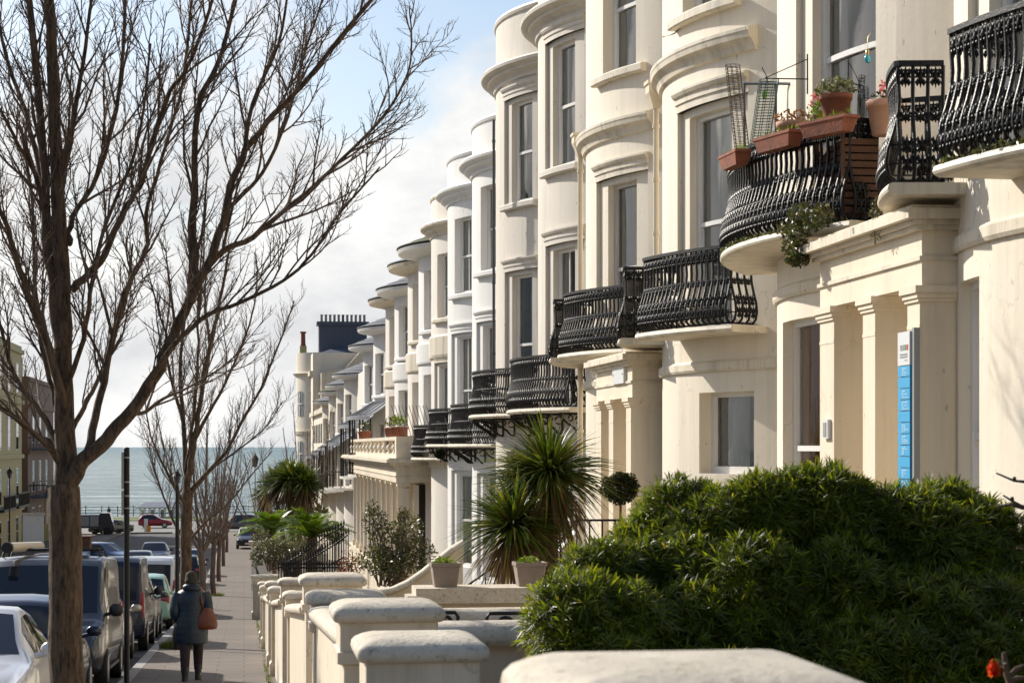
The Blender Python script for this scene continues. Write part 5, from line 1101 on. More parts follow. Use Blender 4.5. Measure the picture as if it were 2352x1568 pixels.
for _ in range(700):
    Y = rr.uniform(12, 60); x = .40 + rr.gauss(0, .025) - .0006 * Y; l = .05 * rr.uniform(.4, 1.4) * (1 if sin(Y * 1.7) + sin(Y * .63) > .1 else .3); q.add([(x - .007, Y, g(Y)), (x + .007, Y, g(Y)), (x + rr.uniform(-.03, .02), Y + rr.uniform(-.03, .03), g(Y) + l)], [(0, 1, 2)])
tag(q.build('weeds', 'grass_blade'), kind='stuff')
# ------------------------------------------------------------------ vehicles
def lerp(a, b, t): return a + (b - a) * t
def make_car(name, label, cat, paintm, L=4.2, Wd=1.75, H=1.45, kind='hatch', group='vehicles parked or driving along the street', bar=False):
    """local frame: +Y is the nose; origin on the ground at the centre"""
    o = thing(name, label, cat, (0, 0, 0), group); hl, hw = L / 2, Wd / 2
    if kind == 'van':
        st = [(-hl, .32, 1.0, 1.0, .93, .93), (-hl + .05, .28, 1.02, H - .12, .99, .90), (-hl + .3, .26, 1.02, H, 1., .88), (hl - 2.0, .26, 1.02, H + .02, 1., .88), (hl - 1.62, .26, 1.02, H - .05, 1., .87), (hl - .82, .26, 1.04, 1.10, .99, .90), (hl - .3, .27, .96, .98, .96, .9), (hl - .06, .32, .82, .84, .90, .85), (hl, .38, .66, .68, .84, .8)]
        gl = (3, 5)
    elif kind == 'saloon':
        st = [(-hl, .36, .74, .76, .86, .84), (-hl + .08, .28, .90, .93, .95, .9), (-hl + .7, .24, .93, .99, 1., .86), (-hl + 1.35, .23, .93, H - .06, 1., .70), (-hl + 2.0, .23, .92, H, 1., .69), (hl - 2.05, .23, .90, H - .03, 1., .70), (hl - 1.25, .23, .88, .93, 1., .86), (hl - .45, .24, .78, .81, .97, .88), (hl - .08, .28, .66, .69, .9, .84), (hl, .34, .56, .58, .82, .78)]
        gl = (2, 6)
    else:
        st = [(-hl, .34, .76, .78, .86, .84), (-hl + .08, .28, .92, 1.0, .95, .86), (-hl + .42, .24, .94, H - .10, 1., .74), (-hl + .95, .23, .94, H, 1., .73), (hl - 2.05, .23, .91, H - .02, 1., .73), (hl - 1.15, .23, .90, .97, 1., .88), (hl - .42, .25, .80, .84, .97, .88), (hl - .08, .29, .68, .71, .9, .84), (hl, .35, .56, .58, .82, .78)]
        gl = (1, 5)
    # refine stations
    S_ = []
    for a, b_ in zip(st, st[1:]):
        for k in range(3): S_.append(tuple(lerp(p, q, k / 3) for p, q in zip(a, b_)))
    S_.append(st[-1])
    def ring(y, zb, zl, zt, wl, wt):
        a, b_ = hw * wl, hw * wl * (wt if zt - zl > .12 else lerp(.93, wt, (zt - zl) / .12)); cr_ = zt + .025 * min(1, (zt - zl) * 3)
        half = [(a * .80, zb), (a * .96, zb + .06), (a * 1.0, lerp(zb, zl, .5)), (a * .985, zl - .06), (a * .955, zl), (lerp(a * .94, b_, .5), lerp(zl, zt, .5)), (b_ * 1.0, zt - .035), (b_ * .93, zt), (b_ * .5, cr_)]
        return [(x, y, z) for x, z in half] + [(-x, y, z) for x, z in half[::-1]]
    R_ = [ring(*s) for s in S_]
    b = MB(); b.loft(R_, True, True); body = b.build('body', paintm, o)
    # glass panels laid 6 mm proud of the cabin
    def panel(nm, rows, off=.006, m='car_glass'):
        q = MB(); n = len(rows[0]); ctr = Vector((0, 0, .7))
        vs = []
        for r_ in rows:
            for p in r_:
                p = Vector(p); d = Vector((p.x, 0 if abs(p.x) > hw * .5 else p.y, (p.z - .7))).normalized(); vs.append(p + d * off)
        q.add(vs, [(i*n+j, i*n+j+1, (i+1)*n+j+1, (i+1)*n+j) for i in range(len(rows)-1) for j in range(n-1)], True); q.build(nm, m, body)
    i0, i1 = gl[0] * 3, gl[1] * 3
    if kind == 'van': side = range(i0 + 1, i1 - 1); ws = range((gl[1]-1) * 3, gl[1] * 3 + 1); rw = range(0, 4)
    else: side = range(i0 + (3 if kind == 'hatch' else 3), i1 - 1); ws = range((gl[1]-1) * 3, gl[1] * 3 + 1); rw = range(gl[0] * 3, gl[0] * 3 + 4)
    for sgn in (1, -1):
        rows = []
        for i in side:
            A, B_, C_ = Vector(R_[i][4]), Vector(R_[i][5]), Vector(R_[i][6]); rows.append([Vector((sgn * p.x, p.y, p.z)) for p in (A.lerp(B_, .12), B_, B_.lerp(C_, .80))])
        if len(rows) > 1: panel('side_window', rows)
    def cross(idx, f0, f1):
        rows = []
        for i in idx[1:-1] if len(idx) > 3 else idx:
            r_ = R_[i]; rows.append([Vector((r_[j][0] * f0, r_[j][1], r_[j][2])) for j in (7, 8, 9, 10)])
        return rows
    def screen(nm, idx):
        rows = []; idx = list(idx)
        for k, i in enumerate(idx):
            t = k / (len(idx) - 1); f = .10 + .80 * t; j = min(int(f * (len(idx) - 1)), len(idx) - 2); u = f * (len(idx) - 1) - j; a, b_ = R_[idx[j]], R_[idx[j+1]]
            rows.append([Vector(a[m_]).lerp(Vector(b_[m_]), u) * 1.0 for m_ in (7, 8, 9, 10)])
            rows[-1] = [Vector((p.x * .97, p.y, p.z)) for p in rows[-1]]
        panel(nm, rows, .010)
    screen('windscreen', ws); screen('rear_window', rw)
    zg = .78 if kind != 'van' else .95
    q = MB(); yn = hl - .02
    for sgn, nm in ((1, 'r'), (-1, 'l')):
        q = MB(); a = hw * .86
        q.loft([[(sgn * (a - .36), hl - .075, .60), (sgn * (a - .02), hl - .20, .62), (sgn * (a + .02), hl - .24, .76 if kind != 'van' else .90), (sgn * (a - .30), hl - .10, .70 if kind != 'van' else .80)], [(sgn * (a - .36), hl + .0, .60), (sgn * (a - .02), hl - .10, .62), (sgn * (a + .01), hl - .16, .755 if kind != 'van' else .90), (sgn * (a - .30), hl - .02, .70 if kind != 'van' else .80)]], True, False); q.build('headlight', 'lamp_clear', o)
        q = MB(); z0, z1 = (.78, .98) if kind != 'van' else (.78, 1.32); xa, xb = sgn * (hw * .93 if kind != 'van' else hw * .975), sgn * (hw - (.30 if kind != 'van' else .15)); q.loft([rrect((xa + xb) / 2, -hl + .09, abs(xa - xb) / 2, .085, .03, z0 - .06), rrect((xa + xb) / 2, -hl + .09, abs(xa - xb) / 2, .095, .03, (z0 + z1) / 2 - .06), rrect((xa + xb) / 2 - sgn * .01, -hl + .11, abs(xa - xb) / 2, .085, .03, z1 - .06)], True, True); q.build('tail_light', 'lamp_red', o)
        q = MB(); my = hl - (1.55 if kind != 'van' else 1.15); mz = 1.02 if kind != 'van' else 1.22; k = 1 if kind != 'van' else 1.5
        q.ell((sgn * (hw + .10), my, mz), (.11, .06 * k, .075 * k), 10, 6); q.tube([(sgn * hw * .93, my, mz - .07), (sgn * (hw + .06), my, mz - .04)], .03, 5); q.build('door_mirror', paintm if kind != 'van' else 'plastic_black', o)
        for yy in (hl - .82, -hl + .78):
            q = MB(); wr = .33; x0 = sgn * (hw - .20); q.lathe((min(x0, sgn * (hw + .005)), yy, wr), [(wr * .6, 0), (wr * .97, .01), (wr, .04), (wr, .17), (wr * .97, .20), (wr * .6, .205)], 20, True, 'x'); wq = q.build('wheel', 'tyre', o)
            q = MB(); q.lathe((sgn * (hw - .02) - (.0 if sgn > 0 else .03), yy, wr), [(.05, 0), (wr * .62, .004), (wr * .62, .03), (.05, .03)], 12, False, 'x'); q.build('rim', 'alloy', wq)
    q = MB(); q.box(-.26, .26, hl - .012, hl + .012, .40, .51); q.build('number_plate', 'plate_white', o); q = MB(); q.box(-.26, .26, -hl - .012, -hl + .012, .62, .73); q.build('number_plate', 'plate_yellow', o)
    q = MB(); q.box(-hw * .55, hw * .55, hl - .03, hl + .006, .52, .66); q.box(-hw * .7, hw * .7, hl - .06, hl - .004, .36, .39); q.build('grille', 'plastic_black', o)
    for sgn in (1, -1): q = MB(); q.box(sgn * hw * .985 - .012, sgn * hw * .985 + .012, -hl + 1.3, hl - 1.35, .30, .34); q.build('sill_trim', 'plastic_black', o)
    if bar:
        for yy in (-.9, .3): q = MB(); q.tube([(-hw * .8, yy, H - .02), (-hw * .75, yy, H + .14), (hw * .75, yy, H + .14), (hw * .8, yy, H - .02)], .025, 6); q.build('roof_bar', 'plastic_black', o)
    return o
def place(o, px, Y, rz=0, dz=-.13, X=None, pitch=True):
    x = Y * ratio(px) if X is None else X
    o.location = (x, Y, g(Y) + dz); sl_ = atan((g(Y + 1) - g(Y - 1)) / 2); o.rotation_mode = 'XYZ'
    fw_ = cos(rz); o.rotation_euler = (sl_ * fw_, -sl_ * sin(rz) * 0, rz); return o
XN = -2.85
place(make_car('parked_car', 'white saloon with a pale door mirror, parked before the thick tree trunk', 'car', 'car_white', 4.5, 1.82, 1.42, 'saloon'), 0, 20.5, pi, X=XN - .02)
place(make_car('parked_car', 'dark blue hatchback with a pale roof edge between the white saloon and slate grey van', 'car', 'car_blue', 3.9, 1.72, 1.5), 0, 26.2, 0, X=XN - .06)
v1 = place(make_car('parked_van', 'slate grey van with black roof bars facing up the hill', 'van', 'car_silver', 4.9, 1.95, 2.02, 'van', bar=True), 0, 32.6, pi, X=XN - .18)
place(make_car('parked_car', 'cream hatchback with red rear lamp tucked behind the slate grey van', 'car', 'car_cream', 3.9, 1.72, 1.48), 0, 39.2, 0, X=XN - .20)
place(make_car('parked_van', 'black van showing its glazed rear doors', 'van', 'van_navy', 4.9, 1.95, 1.98, 'van'), 0, 45.2, 0, X=XN - .18)
place(make_car('parked_car', 'dark grey hatchback squeezed between the black van and mint car', 'car', 'car_grey', 3.8, 1.7, 1.48), 0, 51.0, 0, X=XN - .1)
place(make_car('parked_car', 'mint green small car near the person', 'car', 'car_mint', 3.5, 1.63, 1.49), 0, 56.5, 0, X=XN + .10)
v3 = place(make_car('parked_van', 'white van with a teal square and lime stripe on its side', 'van', 'car_white', 4.6, 1.9, 1.9, 'van'), 0, 62.5, 0, X=XN - .08)
q = MB(); q.box(.945, .957, -.95, -.45, 1.15, 1.62); sq = q.build('side_sign', 'teal_paint', v3); q = MB(); q.box(.958, .962, -.80, -.74, 1.28, 1.52); q.box(.958, .962, -.66, -.60, 1.28, 1.52); q.box(.958, .962, -.80, -.60, 1.24, 1.285); q.build('lettering', 'paint_white', sq); q = MB(); q.box(.945, .957, -1.9, -.9, .62, .95); q.build('side_stripe', 'lime_paint', v3)
place(make_car('parked_car', 'silver saloon parked beyond the white van', 'car', 'car_white', 4.3, 1.78, 1.42, 'saloon'), 0, 76, pi, X=XN - .35)
place(make_car('parked_car', 'dark estate car parked behind the slim kerb trees', 'car', 'car_dark', 4.2, 1.75, 1.5), 0, 93, 0, X=XN + .1)
place(make_car('parked_car', 'black hatchback with white bonnet edge beyond the lamp post', 'car', 'car_grey', 4.2, 1.75, 1.5), 0, 105, pi, X=XN)
place(make_car('moving_car', 'dark blue saloon driving up the middle of the road', 'car', 'car_blue', 4.4, 1.85, 1.44, 'saloon'), 355, 122, pi)
place(make_car('moving_car', 'blue grey hatchback following behind the pole', 'car', 'car_grey', 4.1, 1.75, 1.46), 317, 104, pi)
place(make_car('parked_car', 'pale blue hatchback standing across the lane, side windows showing', 'car', 'car_sky', 4.2, 1.75, 1.5), 245, 120, -2.2)
lefts = [(-9.6, 66, 'car_dark', 'dark hatchback on the opposite kerb leading its parked row'), (-9.7, 72, 'car_grey', 'grey hatchback on the opposite kerb behind the dark one'), (-9.7, 79, 'car_white', 'white hatchback on the opposite kerb'), (-9.6, 86, 'car_blue', 'navy hatchback on the opposite kerb after the white one'), (-9.7, 93, 'car_silver', 'silver hatchback on the opposite kerb'), (-9.7, 101, 'car_red', 'maroon hatchback on the opposite kerb'), (-9.7, 110, 'car_dark', 'black hatchback near the far end of the opposite kerb'), (-9.7, 120, 'car_silver', 'silver hatchback at the far end of the opposite kerb')]
for x, y, m, lab in lefts: place(make_car('parked_car', lab, 'car', m, 4.1, 1.75, 1.47), 0, y, pi, X=x)
o = make_car('moving_car', 'small red hatchback crossing on the seafront road', 'car', 'car_red', 3.7, 1.65, 1.48); o.location = (at(357, 1190, 224).x, 224, g(224) - .12); o.rotation_euler = (0, 0, -pi/2)
o = make_car('moving_car', 'dark four by four on the seafront road beyond the pavement end', 'car', 'car_grey', 4.6, 1.85, 1.75); o.location = (at(545, 1215, 212).x, 212, g(212) - .12); o.rotation_euler = (0, 0, pi/2)
o = make_car('parked_car', 'black car with bright roof at the pavement end', 'car', 'car_dark', 4.4, 1.8, 1.5); o.location = (.35, 150, g(150)); o.rotation_euler = (0, 0, pi)
o = make_car('parked_car', 'grey saloon turning by the seafront junction', 'car', 'car_silver', 4.3, 1.78, 1.45, 'saloon'); o.location = (at(255, 1215, 200).x, 200, g(200) - .12); o.rotation_euler = (0, 0, 2.2)
# dropside truck by the sea
o = thing('dropside_truck', 'grey sided truck parked by the seafront beside the thick trunk', 'truck', (at(205, 1230, 196).x, 196, g(196) - .12)); cx = o.location.x; gz = g(196) - .12; q = MB()
q.box(cx - 2.6, cx + 1.0, 195, 197.2, gz + .75, gz + 2.0); q.build('load_bed', 'iron_grey', o)
for k in range(4):
    q = MB(); q.box(cx - 2.55 + k * .9, cx - 1.75 + k * .9, 194.93, 194.99, gz + .95, gz + 1.9); q.build('side_panel', 'lead_roof', o)
q = MB(); q.hexa([(cx + 1.05, 195, gz + .5), (cx + 2.5, 195, gz + .5), (cx + 2.5, 197.1, gz + .5), (cx + 1.05, 197.1, gz + .5)], [(cx + 1.05, 195.1, gz + 2.2), (cx + 2.0, 195.1, gz + 2.2), (cx + 2.0, 197, gz + 2.2), (cx + 1.05, 197, gz + 2.2)]); q.build('cab', 'car_dark', o)
for xx in (-1.8, 1.8):
    for yy in (194.95, 196.95): q = MB(); q.lathe((cx + xx, yy, gz + .42), [(.2, 0), (.42, .02), (.42, .24), (.2, .26)], 16, True, 'y'); q.build('wheel', 'tyre', o)
# load on the silver van's roof
o = thing('roof_tube', 'cream pipe tube strapped on the slate grey van roof', 'tube', (-3.4, 32.4, g(32.4) + 1.9)); q = MB(); q.tube([(-3.62, 31.6, g(32) + 2.09), (-3.30, 33.3, g(32.9) + 2.07)], .075, 12); q.build('tube', 'terracotta_pale' if False else 'pipe_cream', o); q = MB(); q.tube([(-3.63, 31.55, g(32) + 2.09), (-3.615, 31.62, g(32) + 2.09)], .085, 12); q.build('end_cap', 'plastic_black', o)
o = thing('roof_box', 'small tan wooden box on the slate grey van roof', 'box', (-2.35, 33, g(33) + 1.9)); q = MB(); q.box(-2.72, -2.45, 32.6, 33.0, g(33) + 2.03, g(33) + 2.24); q.build('box', 'wood_trough', o); q = MB(); q.box(-2.735, -2.435, 32.585, 33.015, g(33) + 2.242, g(33) + 2.265); q.build('lid', 'wood_trough', o)
# ------------------------------------------------------------------ person
def person():
    X, Y = at(440, 1555, 31).x, 31.0; z = g(31); o = thing('person', 'person walking away in a dark teal padded coat and knitted hat', 'person', (X, Y, z))
    nodes = {}; E = []
    def nd(k, x, y, zz, r_): nodes[k] = (len(nodes), Vector((x, y, zz)), r_); 
    def ed(*ks):
        for a, b_ in zip(ks, ks[1:]): E.append((nodes[a][0], nodes[b_][0]))
    nd('pel', 0, 0, .90, .15); nd('wai', 0, 0, 1.06, .13); nd('che', 0, 0, 1.24, .15); nd('sho', 0, .01, 1.36, .10); nd('nec', 0, .02, 1.43, .055); nd('hea', 0, .03, 1.52, .082); nd('top', 0, .03, 1.60, .078); ed('pel', 'wai', 'che', 'sho', 'nec', 'hea', 'top')
    for s_, f in ((1, .16), (-1, -.17)):
        t_ = 'r' if s_ > 0 else 'l'
        nd('hip'+t_, .09*s_, 0, .84, .10); nd('kne'+t_, .095*s_, f * .9 + .03, .47, .062); nd('ank'+t_, .095*s_, f * 1.1 - .02, .10, .045); nd('toe'+t_, .10*s_, f * 1.1 + .13, .04, .04); nd('hee'+t_, .095*s_, f * 1.1 - .06, .045, .042); ed('pel', 'hip'+t_, 'kne'+t_, 'ank'+t_, 'toe'+t_); ed('ank'+t_, 'hee'+t_)
        nd('sh'+t_, .18*s_, 0, 1.34, .062); nd('elb'+t_, .245*s_, -.06 * 1, 1.06, .05); nd('wri'+t_, .20*s_, .10, .93, .035); nd('pal'+t_, .175*s_, .16, .895, .03); ed('sho', 'sh'+t_, 'elb'+t_, 'wri'+t_, 'pal'+t_)
        for i in range(4):
            k = 'f%d%s' % (i, t_); nd(k+'a', (.16 + .0)*s_, .19 + .006 * i, .905 - .020 * i, .0085); nd(k+'b', .145*s_, .225 - .004 * abs(i - 1), .885 - .020 * i, .0075); ed('pal'+t_, k+'a', k+'b')
        nd('th'+t_, .15*s_, .17, .925, .009); nd('tb'+t_, .135*s_, .195, .93, .008); ed('pal'+t_, 'th'+t_, 'tb'+t_)
    me = bpy.data.meshes.new('body'); me.from_pydata([v[1] for v in sorted(nodes.values(), key=lambda n: n[0])], E, []); ob = bpy.data.objects.new('body', me); COL.objects.link(ob); ob.parent = o
    sk = ob.modifiers.new('skin', 'SKIN'); 
    for i, n in enumerate(sorted(nodes.values(), key=lambda n: n[0])): me.skin_vertices[0].data[i].radius = (n[2], n[2])
    me.skin_vertices[0].data[0].use_root = True; ob.modifiers.new('sub', 'SUBSURF').levels = 2; ob.modifiers['sub'].render_levels = 2; me.materials.append(M['skin'])
    OFF['_'] = 0
    def part(mb, nm, m, par=o):
        ob2 = mb.build(nm, m, None); ob2.parent = par; return ob2
    def er(cx, cy, rx, ry, zz, n=24, wob=0): return [(cx + rx * cos(2*pi*k/n) * (1 + wob * sin(5*2*pi*k/n)), cy + ry * sin(2*pi*k/n), zz) for k in range(n)]
    c = MB(); sec = [(.575, .225, .185), (.60, .245, .20), (.70, .25, .205), (.80, .25, .205), (.90, .245, .20), (1.0, .235, .19), (1.08, .228, .18), (1.16, .235, .18), (1.24, .245, .18), (1.32, .235, .165), (1.38, .185, .135), (1.43, .10, .095), (1.455, .085, .085)]
    rg = []
    for (z0, a0, b0), (z1, a1, b1) in zip(sec, sec[1:]):
        for k in range(4):
            t_ = k / 4; pf = 1 + .020 * abs(sin(pi * t_)) - .006; rg.append(er(0, 0, lerp(a0, a1, t_) * pf, lerp(b0, b1, t_) * pf, lerp(z0, z1, t_)))
    c.loft(rg, True, True)
    for s_ in (1, -1):
        P = smooth_path([Vector((.19*s_, 0, 1.35)), Vector((.235*s_, -.02, 1.22)), Vector((.255*s_, -.07, 1.06)), Vector((.225*s_, .02, .97)), Vector((.205*s_, .09, .925))], 4); c.tube(P, [.088 - .030 * i / (len(P) - 1) + .006 * (i % 2) for i in range(len(P))], 12)
    coat = part(c, 'padded_coat', 'coat_teal')
    hd_ = MB(); hd_.loft([er(0, -.05, .12, .06, 1.38, 16), er(0, -.07, .14, .09, 1.42, 16), er(0, -.06, .13, .10, 1.47, 16), er(0, -.04, .10, .08, 1.49, 16)], True, True); part(hd_, 'hood', 'coat_teal', coat)
    t_ = MB()
    for s_, f in ((1, .16), (-1, -.17)):
        t_.tube([(.09*s_, 0, .86), (.095*s_, f * .9 + .03, .47), (.095*s_, f * 1.1 - .01, .16)], [.115, .08, .062], 14)
    part(t_, 'trousers', 'trouser_dark')
    for s_, f in ((1, .16), (-1, -.17)):
        b_ = MB(); y_ = f * 1.1; b_.loft([er(.095*s_, y_ + .03, .052, .135, 0, 16), er(.095*s_, y_ + .03, .054, .138, .03, 16), er(.095*s_, y_ + .02, .05, .11, .075, 16), er(.095*s_, y_ - .02, .052, .066, .12, 16), er(.095*s_, y_ - .02, .056, .064, .24, 16)], True, True); part(b_, 'boot', 'boot_black')
    h_ = MB(); h_.loft([er(0, .03, .098, .105, 1.50, 18), er(0, .03, .106, .114, 1.52, 18), er(0, .03, .106, .114, 1.56, 18), er(0, .03, .098, .104, 1.565, 18), er(0, .03, .096, .10, 1.62, 18), er(0, .03, .075, .078, 1.665, 18), er(0, .03, .035, .035, 1.685, 18)], True, True); part(h_, 'knitted_hat', 'hat_olive')
    hr = MB(); hr.loft([er(0, .0, .082, .08, 1.42, 14), er(0, .005, .092, .092, 1.47, 14), er(0, .015, .095, .10, 1.52, 14)], True, True); part(hr, 'hair', 'hair_dark')
    fc = MB()   # face, turned away from the viewer
    fc.ell((0, .125, 1.535), (.014, .022, .026), 8, 5)
    for s_ in (1, -1): fc.ell((s_ * .033, .108, 1.555), (.014, .01, .009), 8, 5); fc.ell((s_ * .084, .03, 1.535), (.014, .022, .032), 8, 5)
    fc.ell((0, .112, 1.485), (.026, .010, .008), 8, 5); part(fc, 'face_features', 'skin')
    bg_ = thing('shoulder_bag', 'rust brown slouchy leather bag on the shoulder of the walking person', 'bag', (X + .24, Y - .1, z + .85)); q = MB(); bx, by = X + .235, Y - .10
    q.loft([[(bx + rx * cos(2*pi*k/18), by + ry * sin(2*pi*k/18) - .02, z + zz) for k in range(18)] for zz, rx, ry in ((.80, .10, .06), (.81, .15, .10), (.88, .165, .115), (.97, .15, .10), (1.05, .115, .075), (1.11, .075, .05), (1.13, .05, .035))], True, True); q.build('bag_body', 'bag_brown', bg_)
    q = MB(); q.tube(smooth_path([Vector((bx - .05, by, z + 1.11)), Vector((X + .15, Y - .16, z + 1.26)), Vector((X + .145, Y + .02, z + 1.425)), Vector((X + .20, Y + .12, z + 1.25)), Vector((bx + .02, by + .05, z + 1.11))]), .014, 6); q.build('strap', 'bag_brown', bg_)
plain('skin', (.55, .34, .25), .5); varied('coat_teal', (.008, .018, .034), (.012, .027, .046), .45, 6, .9, 11); varied('trouser_dark', (.022, .012, .014), (.03, .018, .02), .8, 5, .3, 20); plain('boot_black', (.012, .011, .011), .45, 20); varied('hat_olive', (.035, .032, .016), (.05, .045, .022), .9, 20, .8, 60); plain('hair_dark', (.02, .014, .01), .6); varied('bag_brown', (.20, .055, .022), (.13, .035, .015), .4, 5, .4, 14)
person()
# ------------------------------------------------------------------ street furniture
def pole_at(px, Y): return Vector((at(px, 1100, Y).x, Y, g(Y)))
p = pole_at(291, 27); zt = at(291, 1030, 27).z; o = thing('sign_post', 'black post carrying edge on parking plates at the kerb', 'sign post', tuple(p)); q = MB(); q.tube([p, Vector((p.x, p.y, zt))], .038, 12); q.lathe((p.x, p.y, zt), [(.04, 0), (.035, .012), (.01, .02)], 12); q.build('post', 'iron_black', o)
for za, zb in ((1038, 1122), (1126, 1182)):
    q = MB(); q.box(p.x - .060, p.x - .044, p.y - .16, p.y + .16, at(291, zb, 27).z, at(291, za, 27).z); pl = q.build('sign_plate', 'sign_grey', o)
    q = MB()
    for zz in (za + 14, zb - 14): z_ = at(291, zz, 27).z; q.tube([(p.x - .06, p.y, z_), (p.x - .06, p.y, z_ + .012)], .01, 6); q.lathe((p.x, p.y, z_), [(.041, 0), (.044, .004), (.044, .016), (.041, .02)], 12)
    q.build('clip_band', 'lead_roof', pl)
def lamp_post(label, px, Y, top_py, k_=.5):
    p = pole_at(px, Y); zt = at(px, top_py, Y).z; H = zt - p.z; o = thing('street_lamp', label, 'street lamp', tuple(p), 'black heritage street lamps'); q = MB(); h_ = 1.2 * k_
    q.lathe(p, [(.10, 0), (.10, .35), (.08, .42), (.048, .55), (.042, H * .6), (.034, H - h_)], 12); q.build('post', 'iron_black', o)
    q = MB(); q.lathe((p.x, p.y, zt - h_), [(.03, 0), (.12 * k_, .06 * k_), (.18 * k_, .1 * k_), (.25 * k_, .62 * k_), (.27 * k_, .66 * k_)], 6, False); q.build('lantern', 'lantern_glass', o); q = MB(); q.lathe((p.x, p.y, zt - .55 * k_), [(.36 * k_, 0), (.30 * k_, .08 * k_), (.14 * k_, .32 * k_), (.05 * k_, .40 * k_), (.04 * k_, .55 * k_)], 10, False)
    for k in range(6): a = pi / 3 * k; q.tube([(p.x + .15 * k_ * cos(a), p.y + .15 * k_ * sin(a), zt - h_ + .08 * k_), (p.x + .26 * k_ * cos(a), p.y + .26 * k_ * sin(a), zt - .54 * k_)], .022 * k_, 4)
    q.build('lantern_frame', 'iron_black', o)
lamp_post('black lantern lamp post just before the tree behind the person', 407, 41.0, 1076, .27); lamp_post('distant black lamp post on the opposite pavement by the yellow house', 22, 128, 1072, .6); lamp_post('lamp post on the seafront above the palm heads', 586, 214, 1040, 1.3)
o = thing('street_bollard', 'white and orange traffic bollard on the traffic island', 'bollard', (at(338, 1200, 205).x, 205, g(205))); x = o.location.x; q = MB(); q.box(x - .30, x + .05, 205, 205.3, g(205) - .1, g(205) + 1.3); q.build('casing', 'sign_white', o); q = MB(); q.box(x + .0, x + .36, 204.9, 204.98, g(205) - .1, g(205) + .65); q.build('orange_panel', 'orange_paint', o)
o = thing('traffic_island', 'dark kerbed traffic island at the seafront junction', 'traffic island', (x, 203, g(203) - .12)); q = MB(); q.loft([rrect(x + .5, 203, 2.1, .8, .6, g(203) - .2), rrect(x + .5, 203, 2.1, .8, .6, g(203) + .02)], True, False); q.build('kerb_ring', 'asphalt', o)
# cycles leaning by the trees
def bicycle(label, X, Y):
    o = thing('bicycle', label, 'bicycle', (X, Y, g(Y)), 'bicycles chained by the kerb trees'); z = g(Y) + .33; q = MB()
    for yy in (-.5, .5):
        w_ = MB(); w_.tube([(X, Y + yy + .32 * cos(a), z + .32 * sin(a)) for a in frange(0, 2*pi, 18)], .02, 5); w_.build('wheel', 'tyre', o)
    q.tube([(X, Y - .5, z), (X, Y - .15, z + .45), (X, Y + .32, z + .48), (X, Y - .02, z - .05), (X, Y - .15, z + .45)], .017, 5); q.tube([(X, Y - .5, z), (X, Y - .02, z - .05)], .014, 5); q.tube([(X, Y + .5, z), (X, Y + .30, z + .62), (X - .22, Y + .25, z + .64)], .015, 5); q.tube([(X, Y + .30, z + .62), (X + .22, Y + .25, z + .64)], .014, 5); q.build('frame', 'iron_black', o)
    q = MB(); q.box(X - .07, X + .07, Y - .30, Y - .06, z + .55, z + .60); q.build('saddle', 'plastic_black', o)
bicycle('dark bicycle leaning by the slim kerb tree', -1.45, 62.5); bicycle('dark bicycle behind the first one', -1.42, 66)
# ------------------------------------------------------------------ seafront
o = thing('seafront_railing', 'green seafront railing along the promenade edge', 'railing', (-10, 259, g(259))); q = MB(); gz = g(259)
for z_ in (.45, .85, 1.25): q.tube([(-40, 259, gz + z_), (30, 259, gz + z_)], .035, 4)
q.build('rail', 'teal_paint', o)
q = MB()
for i in range(36): q.tube([(-40 + i * 2, 259, gz), (-40 + i * 2, 259, gz + 1.4)], .06, 5)
q.build('post_grille', 'teal_paint', o)
a, b_ = at(322, 1185, 256), at(412, 1185, 256); o = thing('promenade_shelter', 'white promenade shelter with a shallow hipped roof and slender posts', 'shelter', ((a.x + b_.x) / 2, 257, g(257))); gz = g(257); zt = at(360, 1166, 256).z; q = MB()
q.loft([rrect((a.x + b_.x) / 2, 257, (b_.x - a.x) / 2 + .5, 2.0, .1, zt), rrect((a.x + b_.x) / 2, 257, (b_.x - a.x) / 2 + .6, 2.1, .1, zt + .12), rrect((a.x + b_.x) / 2, 257, (b_.x - a.x) / 2 - .6, .4, .1, zt + .75)], True, False); q.build('roof', 'lead_roof', o)
for i in range(9):
    q = MB(); x = a.x + (b_.x - a.x) * i / 8; q.tube([(x, 255.2, gz), (x, 255.2, zt)], .09, 8); q.build('post', 'paint_white', o)
q = MB()
for i in range(8):
    if i % 2 == 0: x0, x1 = a.x + (b_.x - a.x) * (i + .1) / 8, a.x + (b_.x - a.x) * (i + .9) / 8; q.box(x0, x1, 257, 257.1, gz, zt - .2)
q.build('screen_panel', 'paint_white', o)
b = MB(); b.box(a.x + .2, b_.x - .2, 256.2, 256.7, gz + .45, gz + .52); b.build('bench', 'wood_trough', o)
def mini(label, px, Y, m, h=1.7):
    p = Vector((at(px, 1200, Y).x, Y, g(Y))); o = thing('person', label, 'person', tuple(p), 'tiny people on the promenade'); q = MB()
    q.loft([[(p.x + (.16 * w_) * cos(2*pi*k/8) , p.y + .12 * w_ * sin(2*pi*k/8), p.z + zz * h) for k in range(8)] for zz, w_ in ((0, .7), (.1, .8), (.45, 1.0), (.5, 1.25), (.65, 1.3), (.8, 1.35), (.84, .5), (.87, .45), (.90, .62), (.96, .62), (1.0, .3))], True, True); q.build('body', m, o)
mini('tiny dark dressed walker on the promenade beside the brown block', 112, 246, 'trouser_dark'); mini('tiny pedestrian in black on the seafront pavement near the truck', 250, 246, 'coat_teal'); mini('tiny walker near the promenade shelter', 430, 248, 'trouser_dark')
